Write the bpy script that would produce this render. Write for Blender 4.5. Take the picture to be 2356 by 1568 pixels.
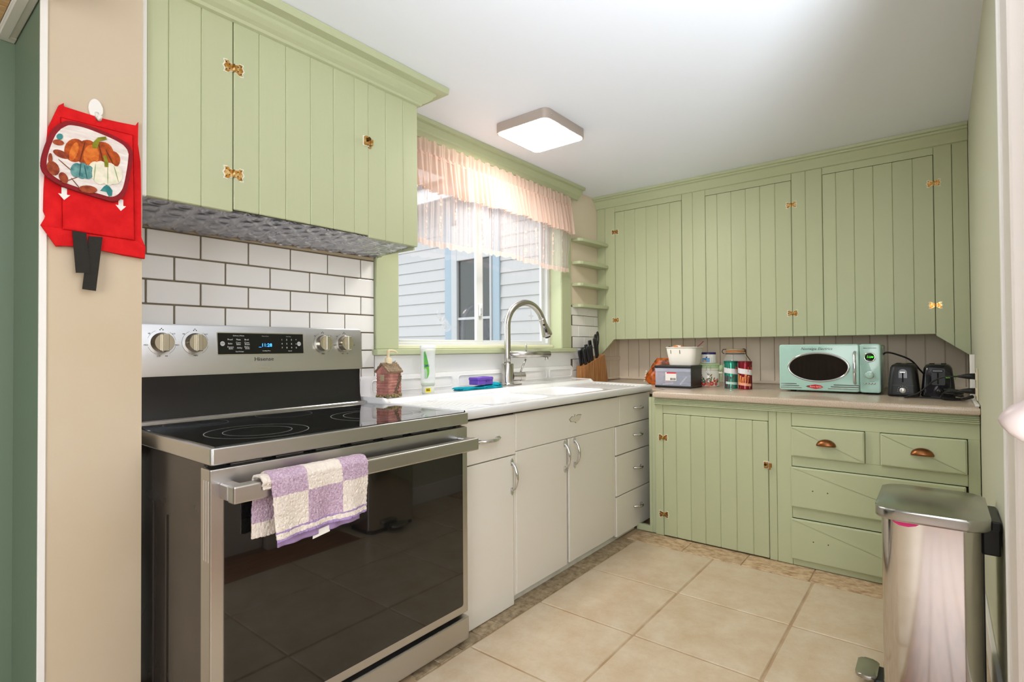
import bpy, bmesh, math, random
from mathutils import Vector, Matrix, noise
random.seed(7)
for o in list(bpy.data.objects): bpy.data.objects.remove(o)
S = bpy.context.scene
COL = S.collection
PI = math.pi

# ------------------------------------------------------------ camera
CAM_LOC = Vector((-0.5262, -1.9793, 1.0312))
yaw, pit, rol = math.radians(51.3841), math.radians(0.7695), math.radians(-0.3696)
F_PX = 1231.6
fw = Vector((math.sin(yaw)*math.cos(pit), math.cos(yaw)*math.cos(pit), math.sin(pit)))
rt = Vector((math.cos(yaw), -math.sin(yaw), 0)); up = rt.cross(fw)
r2 = rt*math.cos(rol) + up*math.sin(rol); u2 = -rt*math.sin(rol) + up*math.cos(rol)
cd = bpy.data.cameras.new('camera'); cd.sensor_width = 36; cd.lens = 36*F_PX/2356; cd.clip_start = 0.02
cam = bpy.data.objects.new('camera', cd); COL.objects.link(cam)
M = Matrix((r2, u2, -fw)).transposed().to_4x4(); M.translation = CAM_LOC
cam.matrix_world = M
S.camera = cam

# ------------------------------------------------------------ world, added fill, exposure
S.view_settings.view_transform = 'Standard'; S.view_settings.look = 'None'
S.view_settings.gamma = 1; S.view_settings.use_curve_mapping = False
S.view_settings.exposure = 0.56
w = bpy.data.worlds.new('overcast_sky'); S.world = w; w.use_nodes = True
w.node_tree.nodes['Background'].inputs[0].default_value = (0.98, 0.985, 1.0, 1)
w.node_tree.nodes['Background'].inputs[1].default_value = 2.2

def area(name, loc, target, sx, sy, power, col=(1, 1, 1)):
    l = bpy.data.lights.new(name, 'AREA'); l.shape = 'RECTANGLE'; l.size = sx; l.size_y = sy
    l.energy = power; l.color = col
    o = bpy.data.objects.new(name, l); COL.objects.link(o); o.location = loc
    o.rotation_euler = (Vector(target)-Vector(loc)).to_track_quat('-Z', 'Y').to_euler()
    return o
# added fill lamps standing in for daylight from unseen windows behind the camera
area('added_window_fill', (-2.86, -2.4, 1.35), (0, -2.0, 1.1), 1.7, 1.3, 32, (0.95, 0.97, 1.0))
area('added_window_fill', (-0.6, -4.76, 1.35), (-0.2, -2, 1.2), 2.2, 1.3, 4, (0.90, 0.96, 1.0))

# ------------------------------------------------------------ materials
def lin(c):
    if isinstance(c, str):
        c = tuple(int(c[i:i+2], 16) for i in (0, 2, 4))
    return tuple((v/255/12.92) if v/255 <= .04045 else ((v/255+.055)/1.055)**2.4 for v in c) + (1,)
MATS = {}
def mat(name, col, rough=.5, metal=0, c2=None, nscale=8, nstr=1, stretch=(1, 1, 1), bump=0, bscale=40, bstretch=(1, 1, 1),
        spec=.5, emit=None, estr=0, trans=0, ior=1.45, coat=0, var=0, detail=4, nrough=.5, alpha=1, lo=.35, hi=.65, rvar=0, aniso=0):
    if name in MATS: return MATS[name]
    m = bpy.data.materials.new(name); m.use_nodes = True
    nt = m.node_tree; N = nt.nodes; L = nt.links; b = N['Principled BSDF']
    b.inputs['Base Color'].default_value = lin(col); b.inputs['Roughness'].default_value = rough
    b.inputs['Metallic'].default_value = metal; b.inputs['Specular IOR Level'].default_value = spec
    b.inputs['IOR'].default_value = ior; b.inputs['Transmission Weight'].default_value = trans
    b.inputs['Coat Weight'].default_value = coat; b.inputs['Coat Roughness'].default_value = .08
    b.inputs['Alpha'].default_value = alpha
    if aniso: b.inputs['Anisotropic'].default_value = aniso
    if emit: b.inputs['Emission Color'].default_value = lin(emit); b.inputs['Emission Strength'].default_value = estr
    tc = N.new('ShaderNodeTexCoord')
    def tex(scale, st, det):
        mp = N.new('ShaderNodeMapping'); mp.inputs['Scale'].default_value = st
        L.new(tc.outputs['Object'], mp.inputs['Vector'])
        t = N.new('ShaderNodeTexNoise'); t.inputs['Scale'].default_value = scale; t.inputs['Detail'].default_value = det
        L.new(mp.outputs[0], t.inputs['Vector']); return t
    if c2 is not None or var:
        src = None
        if c2 is not None:
            t = tex(nscale, stretch, detail); t.inputs['Roughness'].default_value = nrough; cr = N.new('ShaderNodeValToRGB')
            cr.color_ramp.elements[0].position = lo; cr.color_ramp.elements[1].position = hi
            cr.color_ramp.elements[0].color = lin(col); cr.color_ramp.elements[1].color = lin(c2)
            L.new(t.outputs['Fac'], cr.inputs[0]); src = cr.outputs[0]
        if var:
            oi = N.new('ShaderNodeObjectInfo'); mr = N.new('ShaderNodeMapRange')
            mr.inputs['To Min'].default_value = 1-var; mr.inputs['To Max'].default_value = 1+var
            L.new(oi.outputs['Random'], mr.inputs['Value'])
            hs = N.new('ShaderNodeHueSaturation')
            L.new(mr.outputs[0], hs.inputs['Value'])
            if src: L.new(src, hs.inputs['Color'])
            else: hs.inputs['Color'].default_value = lin(col)
            src = hs.outputs[0]
        L.new(src, b.inputs['Base Color'])
    if rvar:
        t = tex(6, (1, 1, 1), 5); mr = N.new('ShaderNodeMapRange')
        mr.inputs['To Min'].default_value = rough-rvar; mr.inputs['To Max'].default_value = rough+rvar
        mr.inputs['From Min'].default_value = .3; mr.inputs['From Max'].default_value = .7
        L.new(t.outputs['Fac'], mr.inputs['Value']); L.new(mr.outputs[0], b.inputs['Roughness'])
    if bump:
        t = tex(bscale, bstretch, 5); bp = N.new('ShaderNodeBump'); bp.inputs['Strength'].default_value = bump
        bp.inputs['Distance'].default_value = .004
        L.new(t.outputs['Fac'], bp.inputs['Height']); L.new(bp.outputs[0], b.inputs['Normal'])
    MATS[name] = m; return m

GREEN = mat('green_paint', (181, 186, 148), .42, bump=.12, bscale=60, bstretch=(1.2, 1.2, .12), var=.018)
GREEN2 = mat('green_paint_trim', (181, 187, 150), .42, bump=.06, bscale=50)
GWALL = mat('green_wall_paint', (204, 204, 180), .55, bump=.08, bscale=70)
DKGREEN = mat('dark_green_wall', (112, 130, 108), .5, bump=.1, bscale=60)
DARKGAP = mat('dark_gap', (40, 36, 26), .9)
BEIGEP = mat('beige_panel_paint', (230, 214, 191), .5, bump=.06, bscale=60, bstretch=(1, 1, .2), var=.015)
POSTP = mat('cream_post_paint', (196, 177, 148), .5, c2=(200, 184, 158), nscale=2.5, bump=.06, bscale=50)
WHITEP = mat('white_paint', (232, 228, 220), .45, bump=.05, bscale=50)
CEILM = mat('ceiling_paint', (236, 239, 248), .6, bump=.06, bscale=30)
TILE = mat('white_subway_glaze', (238, 235, 230), .08, spec=.5, bump=.03, bscale=9, var=.012)
GROUT = mat('grey_grout', (120, 108, 88), .9, bump=.3, bscale=200)
CREAM = mat('cream_enamel', (226, 219, 206), .33, bump=.03, bscale=14)
ENAMEL = mat('white_enamel', (232, 231, 230), .12, coat=.4)
WPANEL = mat('white_splash_panel', (240, 239, 238), .16)
STEEL = mat('brushed_steel', (198, 196, 194), .28, 1, bump=.03, bscale=90, bstretch=(.04, 1, 1))
STEELP = mat('polished_steel', (205, 200, 195), .09, 1)
NICKEL = mat('brushed_nickel', (188, 184, 178), .22, 1)
CHROME = mat('chrome', (215, 215, 215), .07, 1)
BGLASS = mat('black_glass', (8, 8, 9), .03, spec=.6, coat=.3)
BLACKM = mat('black_metal', (24, 24, 25), .16, spec=.6, bump=.04, bscale=400)
DKSIDE = mat('dark_stove_side', (66, 59, 54), .25, 0.3, c2=(56, 50, 46), nscale=5, rvar=.06)
BLACKP = mat('black_plastic', (24, 24, 25), .38, bump=.1, bscale=400)
BLACKG = mat('black_gloss_plastic', (22, 22, 24), .12)
BRASS = mat('aged_brass', (176, 122, 52), .3, 1, c2=(205, 175, 120), nscale=90, lo=.45, hi=.6)
PAINTCHIP = mat('chipped_white_paint', (222, 222, 206), .6)
COPPER = mat('copper_bronze', (150, 98, 60), .32, 1, c2=(118, 74, 44), nscale=25)
COUNTER = mat('beige_laminate', (198, 180, 160), .22, c2=(172, 152, 130), nscale=230, lo=.5, hi=.72, detail=2)
FTILE = mat('floor_tile', (206, 189, 163), .3, c2=(186, 160, 126), nscale=9, lo=.36, hi=.72, detail=14, nrough=.72, bump=.10, bscale=40, var=.03)
TRAV = mat('travertine_border', (206, 180, 146), .4, c2=(158, 122, 86), nscale=40, stretch=(1, .55, 1), lo=.42, hi=.62, detail=10, nrough=.65, bump=.2, bscale=70, var=.08)
TRAVD = mat('dark_border_tile', (172, 152, 122), .45, c2=(120, 100, 74), nscale=40, lo=.4, hi=.65, detail=10, nrough=.65, bump=.2, bscale=70, var=.08)
FGROUT = mat('floor_grout', (186, 164, 132), .85, c2=(166, 136, 102), nscale=9)
WOODF = mat('oak_floor', (150, 98, 56), .3, c2=(112, 68, 36), nscale=9, stretch=(.6, 8, 8), var=.12)
def hexm(name, col, rough=.5, **k): return mat(name, col, rough, **k)

# ------------------------------------------------------------ mesh helpers
def B(): return bmesh.new()
def V(*a): return Vector(a)
def box(bm, x0, x1, y0, y1, z0, z1, bev=0, seg=1, mi=0):
    x0, x1 = sorted((x0, x1)); y0, y1 = sorted((y0, y1)); z0, z1 = sorted((z0, z1))
    vs = [bm.verts.new(p) for p in ((x0, y0, z0), (x1, y0, z0), (x1, y1, z0), (x0, y1, z0), (x0, y0, z1), (x1, y0, z1), (x1, y1, z1), (x0, y1, z1))]
    fs = [bm.faces.new([vs[i] for i in f]) for f in ((0, 3, 2, 1), (4, 5, 6, 7), (0, 1, 5, 4), (1, 2, 6, 5), (2, 3, 7, 6), (3, 0, 4, 7))]
    for f in fs: f.material_index = mi
    if bev:
        es = list({e for f in fs for e in f.edges})
        r = bmesh.ops.bevel(bm, geom=es, offset=bev, segments=seg, affect='EDGES', profile=.5)
        for f in r['faces']: f.material_index = mi
    return bm
def prism(bm, poly, fn, d0, d1, mi=0, bev=0, seg=1):
    """poly: list of 2D points (counter-clockwise), fn(u,v,d)->xyz"""
    a = [bm.verts.new(fn(u, v, d0)) for u, v in poly]; b = [bm.verts.new(fn(u, v, d1)) for u, v in poly]
    n = len(poly); fs = []
    f0 = bm.faces.new(a[::-1]); f1 = bm.faces.new(b); fs += [f0, f1]
    for i in range(n):
        fs.append(bm.faces.new((a[i], a[(i+1) % n], b[(i+1) % n], b[i])))
    for f in fs: f.material_index = mi
    if bev:
        r = bmesh.ops.bevel(bm, geom=list({e for f in (f0, f1) for e in f.edges}), offset=bev, segments=seg, affect='EDGES', profile=.5)
        for f in r['faces']: f.material_index = mi
    bmesh.ops.recalc_face_normals(bm, faces=[f for f in bm.faces])
    return bm
FY = lambda u, v, d: (u, d, v)          # drawn on a plane facing -Y
FX = lambda u, v, d: (d, u, v)          # u = Y, v = Z
FZ = lambda u, v, d: (u, v, d)
def rrect(x0, x1, y0, y1, r, n=5):
    P = []
    for cx, cy, a in ((x1-r, y1-r, 0), (x0+r, y1-r, 90), (x0+r, y0+r, 180), (x1-r, y0+r, 270)):
        for i in range(n+1):
            t = math.radians(a+90*i/n); P.append((cx+r*math.cos(t), cy+r*math.sin(t)))
    return P
def ell(cx, cy, rx, ry, n=24, rot=0):
    c, s = math.cos(rot), math.sin(rot)
    return [(cx+rx*math.cos(t)*c-ry*math.sin(t)*s, cy+rx*math.cos(t)*s+ry*math.sin(t)*c) for t in (2*PI*i/n for i in range(n))]
def tube(bm, pts, r, n=10, cap=True, mi=0, sx=1.0):
    pts = [Vector(p) for p in pts]; k = len(pts)
    rs = r if isinstance(r, (list, tuple)) else [r]*k
    T = [(pts[min(i+1, k-1)]-pts[max(i-1, 0)]).normalized() for i in range(k)]
    ref = V(0, 0, 1) if abs(T[0].z) < .9 else V(1, 0, 0)
    nrm = (ref-T[0]*ref.dot(T[0])).normalized(); rings = []
    for i in range(k):
        nrm = (nrm-T[i]*nrm.dot(T[i])).normalized(); bn = T[i].cross(nrm)
        rings.append([bm.verts.new(pts[i]+(nrm*math.cos(a)*sx+bn*math.sin(a))*rs[i]) for a in (2*PI*j/n for j in range(n))])
    for i in range(k-1):
        for j in range(n):
            f = bm.faces.new((rings[i][j], rings[i][(j+1) % n], rings[i+1][(j+1) % n], rings[i+1][j])); f.smooth = True; f.material_index = mi
    if cap:
        f = bm.faces.new(rings[0][::-1]); f.material_index = mi
        f = bm.faces.new(rings[-1]); f.material_index = mi
    return bm
def lathe(bm, prof, c=(0, 0, 0), n=32, axis='Z', mi=0, smooth=True, sx=1, sy=1):
    c = Vector(c); rings = []
    for r, h in prof:
        ring = []
        for j in range(n):
            a = 2*PI*j/n; p = (r*math.cos(a)*sx, r*math.sin(a)*sy, h)
            if axis == 'X': p = (h, p[0], p[1])
            if axis == '-X': p = (-h, p[0], p[1])
            if axis == 'Y': p = (p[0], h, p[1])
            if axis == '-Y': p = (p[0], -h, p[1])
            ring.append(bm.verts.new(c+Vector(p)))
        rings.append(ring)
    for i in range(len(rings)-1):
        for j in range(n):
            f = bm.faces.new((rings[i][j], rings[i][(j+1) % n], rings[i+1][(j+1) % n], rings[i+1][j])); f.smooth = smooth; f.material_index = mi
    if prof[0][0] > 1e-6: bm.faces.new(rings[0][::-1]).material_index = mi
    if prof[-1][0] > 1e-6: bm.faces.new(rings[-1]).material_index = mi
    bmesh.ops.recalc_face_normals(bm, faces=bm.faces[:])
    return bm
def catmull(P, n=8):
    P = [Vector(p) for p in P]; out = []
    for i in range(len(P)-1):
        p0 = P[max(i-1, 0)]; p1 = P[i]; p2 = P[i+1]; p3 = P[min(i+2, len(P)-1)]
        for k in range(n):
            t = k/n
            out.append(.5*((2*p1)+(p2-p0)*t+(2*p0-5*p1+4*p2-p3)*t*t+(3*p1-p0-3*p2+p3)*t**3))
    out.append(P[-1]); return out
def arc(c, r, a0, a1, n, u, v):
    u = Vector(u); v = Vector(v); c = Vector(c)
    return [c+u*r*math.cos(math.radians(a0+(a1-a0)*i/n))+v*r*math.sin(math.radians(a0+(a1-a0)*i/n)) for i in range(n+1)]
def root_of(p):
    while p.parent: p = p.parent
    return p
def obj(name, bm, mats, parent=None, world=True, smooth=False, kind=None, label=None):
    me = bpy.data.meshes.new(name)
    if parent is not None and world:
        L = ROOTLOC.get(root_of(parent).name, Vector((0, 0, 0)))
        bmesh.ops.translate(bm, vec=-L, verts=bm.verts[:])
    if smooth:
        for f in bm.faces: f.smooth = True
    bm.to_mesh(me); bm.free()
    for m in (mats if isinstance(mats, (list, tuple)) else [mats]): me.materials.append(m)
    o = bpy.data.objects.new(name, me); COL.objects.link(o)
    if parent is not None: o.parent = parent
    if kind: o['kind'] = kind
    if label: o['label'] = label
    return o
ROOTLOC = {}
def thing(name, label, cat, loc, rz=0, group=None):
    o = bpy.data.objects.new(name, None); COL.objects.link(o); o.location = loc; o.rotation_euler = (0, 0, rz)
    o.empty_display_size = .05
    o['label'] = label; o['category'] = cat
    if group: o['group'] = group
    ROOTLOC[o.name] = Vector(loc); return o
def tag(o, label, cat, group=None):
    o['label'] = label; o['category'] = cat
    if group: o['group'] = group
    return o
def struct(name, bm, m, label=None):
    o = obj(name, bm, m); o['kind'] = 'structure'
    if label: o['label'] = label
    return o
def bx(name, m, parent, x0, x1, y0, y1, z0, z1, bev=0, seg=1, world=True, label=None):
    return obj(name, box(B(), x0, x1, y0, y1, z0, z1, bev, seg), m, parent, world, label=label)
def text(s, size, origin, xd, yd, m, parent, name='lettering', ext=.0003, align='CENTER', world=True, shear=0, sx=1.0):
    c = bpy.data.curves.new('txt', 'FONT'); c.body = s; c.size = size; c.extrude = ext; c.align_x = align; c.align_y = 'CENTER'
    c.shear = shear; c.resolution_u = 2
    t = bpy.data.objects.new('txt', c); COL.objects.link(t)
    dg = bpy.context.evaluated_depsgraph_get(); me = t.evaluated_get(dg).to_mesh()
    bm = bmesh.new(); bm.from_mesh(me); t.evaluated_get(dg).to_mesh_clear()
    bpy.data.objects.remove(t); bpy.data.curves.remove(c)
    xd = Vector(xd).normalized(); yd = Vector(yd).normalized(); n = xd.cross(yd)
    Mx = Matrix((xd*sx, yd, n)).transposed().to_4x4(); Mx.translation = Vector(origin)
    bmesh.ops.transform(bm, matrix=Mx, verts=bm.verts[:])
    return obj(name, bm, m, parent, world)
XN, ZN = (1, 0, 0), (0, 0, 1)
YM = (0, -1, 0)
def autosmooth(o, ang=35):
    for p in o.data.polygons: p.use_smooth = True
    try: o.data.set_sharp_from_angle(angle=math.radians(ang))
    except Exception: pass
    return o

# ------------------------------------------------------------ key dimensions
XR, YR, ZC = 3.30, -2.1025, 2.1287      # right wall, near green wall, ceiling
YCF, ZCT = -.680, .806                  # range
XU, XF, XCT = 2.969, 2.2927, 2.2627     # wall cabinet face, base cabinet face, counter edge
YU = -.2814
WX0, WX1, WZ0, WZ1 = 1.085, 2.457, 1.03, 2.02   # window opening

# ============================================================ SETTING
wb = B()
box(wb, -.0, WX0, 0, .12, 0, ZC+.05); box(wb, WX1, XR+.12, 0, .12, 0, ZC+.05)
box(wb, WX0, WX1, 0, .12, 0, WZ0-.01); box(wb, WX0, WX1, 0, .12, WZ1, ZC+.05)
wall_back = struct('wall_back', wb, BEIGEP)
wall_right = struct('wall_right', box(B(), XR, XR+.12, YR, 0, 0, ZC+.05), BEIGEP)
wall_front = struct('wall_front', box(B(), .99, XR+.12, YR-.12, YR, 0, ZC+.05), GWALL)
wall_left = struct('wall_left', box(B(), -.228, -.022, -.30, -.001, 0, ZC+.05), [POSTP])
# painted faces of the wall stub: cream toward the kitchen, dark green toward the next room
bx('green_side', DKGREEN, wall_left, -.2335, -.228, -.298, -.001, 0, ZC)
bx('corner_strip', WHITEP, wall_left, -.234, -.2195, -.3035, -.296, 0, ZC, .001)
wl2 = B(); box(wl2, -3.0, -.228, 0, .12, 0, ZC+.05)
struct('wall_back', wl2, DKGREEN)
wl3 = B()
box(wl3, -3.0, -2.9, -4.9, -3.3, 0, ZC+.05); box(wl3, -3.0, -2.9, -1.5, 0, 0, ZC+.05)
box(wl3, -3.0, -2.9, -3.3, -1.5, 0, .7); box(wl3, -3.0, -2.9, -3.3, -1.5, 2.0, ZC+.05)
struct('wall_left', wl3, DKGREEN)
wl4 = B()
box(wl4, -2.9, -1.75, -4.9, -4.8, 0, ZC+.05); box(wl4, .55, 1.1, -4.9, -4.8, 0, ZC+.05)
box(wl4, -1.75, .55, -4.9, -4.8, 0, .7); box(wl4, -1.75, .55, -4.9, -4.8, 2.0, ZC+.05)
struct('wall_front', wl4, BEIGEP)
struct('wall_right', box(B(), 1.1, 1.2, -4.9, YR-.12, 0, ZC+.05), BEIGEP)
struct('ceiling', box(B(), -3.0, XR+.12, -4.9, .12, ZC, ZC+.06), CEILM)

# floor: mortar bed, tiles, border tiles, oak boards
floor = struct('floor', box(B(), -3.0, XR, -4.9, 0, -.06, -.004), FGROUT)
xs = [-2.10, -1.68, -1.26, -.84, -.42, 0.0, .42, .84, 1.255, 1.672, 2.132]
ys = [-1.855, -1.534, -1.105, -.692]
g = .0038
for i in range(len(xs)-1):
    for j in range(len(ys)-1):
        bx('tile', FTILE, floor, xs[i]+g, xs[i+1]-g, ys[j]+g, ys[j+1]-g, -.02, 0, .003)
for i in range(8, 10):
    bx('tile', FTILE, floor, xs[i]+g, xs[i+1]-g, -2.10, ys[0]-g, -.02, 0, .003)
for a, b_ in ((-.64, -.945), (-.945, -1.23), (-1.23, -1.517), (-1.517, -1.80), (-1.80, -2.10)):
    bx('border_tile', TRAV, floor, 2.132+g*.6, XF-.001, b_+.002, a-.002, -.02, .0, .002)
x = .60
while x < 2.13:
    bx('border_tile', TRAVD, floor, x+.0015, min(x+.105, 2.13)-.0015, -.690, -.602, -.02, .0, .002); x += .105
yy = -1.858
k = 0
while yy > -4.85:
    bx('floor_board', WOODF, floor, -2.9, 1.25 if yy > -2.09 else 1.1, yy-.078, yy-.001, -.02, -.001, .001); yy -= .079; k += 1
xx = -2.9
bx('floor_board', WOODF, floor, -2.9, -2.11, -1.856, -.001, -.02, -.001, .001)

# subway tiles over the range (children of the wall) and beside the shelves
zl = [1.423, 1.340, 1.2585, 1.181, 1.1045, 1.028, .951, .874, .797]
zl = [1.4585]+[1.4585-.0785*i for i in range(1, 10)]
zrow = [1.4230-.0812*i for i in range(-1, 9)]
bx('grout_bed', GROUT, wall_back, -.02, .956, -.004, -.0005, .70, 1.43)
bx('ledge_strip', mat('raw_ledge', (176, 160, 134), .8), wall_back, -.02, .956, -.010, -.0005, 1.425, 1.438, .001)
def tiles(x0, x1, z_edges, px, off, gw, parent, yf, m):
    for r in range(len(z_edges)-1):
        zt, zb = z_edges[r], z_edges[r+1]
        o = off[r % 2]; xx = x0-px+o
        while xx < x1:
            a, b_ = max(xx+gw/2, x0), min(xx+px-gw/2, x1)
            if b_-a > .008: bx('tile', m, parent, a, b_, yf, -.0005, zb+gw/2, zt-gw/2, .0022, 2)
            xx += px
tiles(-.02, .955, [1.4535, 1.4230-.0, 1.3400, 1.2598, 1.1810, 1.1035, 1.026, .9485, .871, .7935][1:], .1622, (.0762+.02, .1575+.02), .0055, wall_back, -.009, TILE)
GROUT2 = mat('dark_grout', (96, 88, 76), .9)
bx('grout_bed', GROUT2, wall_back, 2.585, 2.966, -.003, -.0005, .79, 1.325)
tiles(2.586, 2.965, [1.314, 1.2570+.0, 1.187, 1.108, 1.030, .953, .876, .80], .150, (.012+.09, .088+.09), .003, wall_back, -.006, TILE)
# white panel between the sink splash and the window stool
bx('splash_panel', WPANEL, wall_back, .962, 2.584, -.008, -.0005, .80, 1.002, .001)
# beige boards on the right wall under the wall cabinets, and the short return on the back wall
yb = -.002
while yb > -2.10:
    bx('board', BEIGEP, wall_right, XR-.012, XR-.0005, max(yb-.0855, YR+.001), yb-.0015, .786, 1.16, .0022); yb -= .087
bx('cove_strip', BEIGEP, wall_right, XR-.020, XR-.012, YR+.002, -.002, .7865, .805, .004)
for a, b_ in ((2.97, 3.055), (3.0565, 3.142), (3.1435, 3.229), (3.2305, 3.286)):
    bx('board', BEIGEP, wall_back, a, b_, -.012, -.0005, .786, 1.10, .0022)
bx('rail', BEIGEP, wall_back, 2.97, 3.286, -.020, -.012, .935, .963, .002)
bx('cove_strip', BEIGEP, wall_back, 2.97, 3.286, -.020, -.012, .7865, .805, .004)

# trim between the stub and the cabinet, door casing, baseboard, nook soffit
t1 = struct('trim_1', box(B(), -.0225, -.0085, -.293, -.270, 1.452, ZC, .004, 2), WHITEP)
t2 = struct('trim_2', box(B(), .845, .99, YR-.13, YR+.016, 0, 2.05, .004), mat('casing_paint', (226, 216, 206), .4))
bx('edge_bead', WHITEP, t2, .978, .992, YR, YR+.022, 0, 2.05, .003)
struct('baseboard_front', box(B(), .995, XR-1.01, YR, YR+.014, 0, .115, .003), WHITEP)
t3 = struct('trim_3', box(B(), -.2755, -.2345, -.42, -.001, 1.878, 1.905, .002), WHITEP)
bx('inner_step', WHITEP, t3, -.272, -.250, -.42, -.03, 1.872, 1.884, .002)
bx('end_trim', WHITEP, t3, -1.7, -.2345, -.035, -.001, 1.876, 1.905, .002)
for i in range(5):
    bx('plank', mat('pine_plank', (222, 186, 138), .5, c2=(200, 158, 108), nscale=10, stretch=(1, 6, 6), var=.08), t3, -1.7, -.276, -.42+i*.077, -.42+i*.077+.0755, 1.880, 1.900, .002)
bx('soffit', WHITEP, t3, -1.7, -.2345, -.42, -.001, 1.905, ZC)

DRAPE = mat('brown_drape', (132, 112, 92), .85, bump=.2, bscale=200)
for q_, (ya, yb2) in enumerate(((-.15, -.62), (-.66, -1.30))):
    bm = B(); n_ = 60; r_ = []
    for z_ in (.05, 1.0, 1.98): r_.append([bm.verts.new((-2.80+.035*math.sin(i*.9)*(1.2-.2*z_), ya+(yb2-ya)*i/n_, z_)) for i in range(n_+1)])
    for j in range(2):
        for i in range(n_): bm.faces.new((r_[j][i], r_[j][i+1], r_[j+1][i+1], r_[j+1][i])).smooth = True
    o = obj('drape', bm, DRAPE); o.modifiers.new('thick', 'SOLIDIFY').thickness = .004
    tag(o, ('brown pleated drape by the far corner of the next room', 'brown pleated drape nearer the window of the next room')[q_], 'curtain', 'brown drapes in the next room')

# ============================================================ WINDOW
win = bpy.data.objects.new('window_1', None); COL.objects.link(win); win.location = (WX0, 0, WZ0); win['kind'] = 'structure'
win['label'] = 'white sliding window with green painted casing above the sink'
ROOTLOC[win.name] = Vector((WX0, 0, WZ0))
VINYL = mat('white_vinyl', (214, 216, 215), .3)
CRVINYL = mat('cream_painted_frame', (224, 222, 194), .4)
# casing
bx('casing', GREEN2, win, .9585, WX0, -.022, -.0005, 1.03, 2.03, .003)
bx('casing', GREEN2, win, WX1, 2.575, -.022, -.0005, 1.03, 2.03, .003)
bx('head_casing', GREEN2, win, .9585, 2.575, -.022, -.0005, 2.03, ZC-.06, .003)
bx('stool', GREEN2, win, .945, 2.60, -.045, .07, 1.004, 1.030, .004, 2)
bx('jamb', GREEN2, win, WX0-.004, WX0, -.018, .07, 1.03, WZ1)
bx('jamb', GREEN2, win, WX1-.003, WX1, -.018, .07, 1.03, WZ1)
pr = [(0, 2.050), (.012, 2.053), (.020, 2.066), (.034, 2.074), (.036, 2.084), (.048, 2.096), (.050, 2.108), (.070, 2.110), (.072, ZC-.001), (0, ZC-.001)]
bm = B(); prism(bm, [(-.022-d, z) for d, z in pr], lambda u, v, d: (d, u, v), .94, 2.655)
autosmooth(obj('head_moulding', bm, GREEN2, win), 40)
# vinyl frame
def frame(name, x0, x1, z0, z1, wx, wz, y0, y1, m, parent, bot=None):
    bm = B(); bot = bot or wz
    box(bm, x0, x0+wx, y0, y1, z0, z1, .002); box(bm, x1-wx, x1, y0, y1, z0, z1, .002)
    box(bm, x0+wx-.001, x1-wx+.001, y0, y1, z0, z0+bot, .002); box(bm, x0+wx-.001, x1-wx+.001, y0, y1, z1-wz, z1, .002)
    return obj(name, bm, m, parent)
frame('frame', WX0, WX1-.004, 1.03, WZ1, .030, .03, .071, .118, VINYL, win, .034)
s1 = frame('sash', WX0+.028, 1.775, 1.056, WZ1-.03, .052, .04, .074, .092, VINYL, win, .022)
s2 = frame('sash', 1.765, WX1-.03, 1.056, WZ1-.03, .038, .04, .095, .113, VINYL, win, .022)
bx('sill_plate', CRVINYL, win, WX0, WX1-.004, .045, .073, 1.03, 1.052, .004)
GL = bpy.data.materials.new('window_glass'); GL.use_nodes = True
nt = GL.node_tree; nt.nodes.clear()
o_ = nt.nodes.new('ShaderNodeOutputMaterial'); mx = nt.nodes.new('ShaderNodeMixShader'); tr = nt.nodes.new('ShaderNodeBsdfTransparent'); gl = nt.nodes.new('ShaderNodeBsdfGlossy')
gl.inputs['Roughness'].default_value = .02; mx.inputs[0].default_value = .07; tr.inputs[0].default_value = (.94, .96, .97, 1)
nt.links.new(tr.outputs[0], mx.inputs[1]); nt.links.new(gl.outputs[0], mx.inputs[2]); nt.links.new(mx.outputs[0], o_.inputs[0])
bx('pane', GL, s1, WX0+.078, 1.725, .081, .085, 1.075, WZ1-.065)
bx('pane', GL, s2, 1.80, WX1-.066, .102, .106, 1.075, WZ1-.065)
lt = bx('sash_lock', VINYL, win, 1.738, 1.764, .060, .074, 1.215, 1.285, .003)
bx('lever', mat('grey_plastic', (170, 172, 172), .4), lt, 1.741, 1.751, .052, .061, 1.225, 1.262, .002)
# frosted window clings: flower with butterfly and star
CLING = mat('frosted_cling', (205, 208, 214), .3, alpha=.28)
def decal(name, polys, fn, d0, d1, m, parent):
    bm = B()
    for q_, p in enumerate(polys): prism(bm, p, fn, d0, d1+(d1-d0)*.04*q_)
    return obj(name, bm, m, parent)
decal('window_cling', [ell(1.455, 1.185, .030, .012, 12, .6), ell(1.49, 1.175, .028, .012, 12, -.7), ell(1.475, 1.155, .02, .02, 12), ell(1.50, 1.14, .03, .018, 12, .4), ell(1.44, 1.205, .012, .03, 12, .3)], FY, .0795, .0808, CLING, s1)
decal('window_cling', [[(2.28, 1.19), (2.288, 1.232), (2.31, 1.24), (2.288, 1.248), (2.28, 1.285), (2.272, 1.248), (2.25, 1.24), (2.272, 1.232)]], FY, .1005, .1018, CLING, s2)
decal('window_cling', [ell(1.995, 1.20, .022, .012, 12, .5), ell(2.025, 1.20, .022, .012, 12, -.5), ell(2.01, 1.18, .018, .016, 12), ell(2.01, 1.215, .014, .02, 12)], FY, .1005, .1018, CLING, s2)

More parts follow.
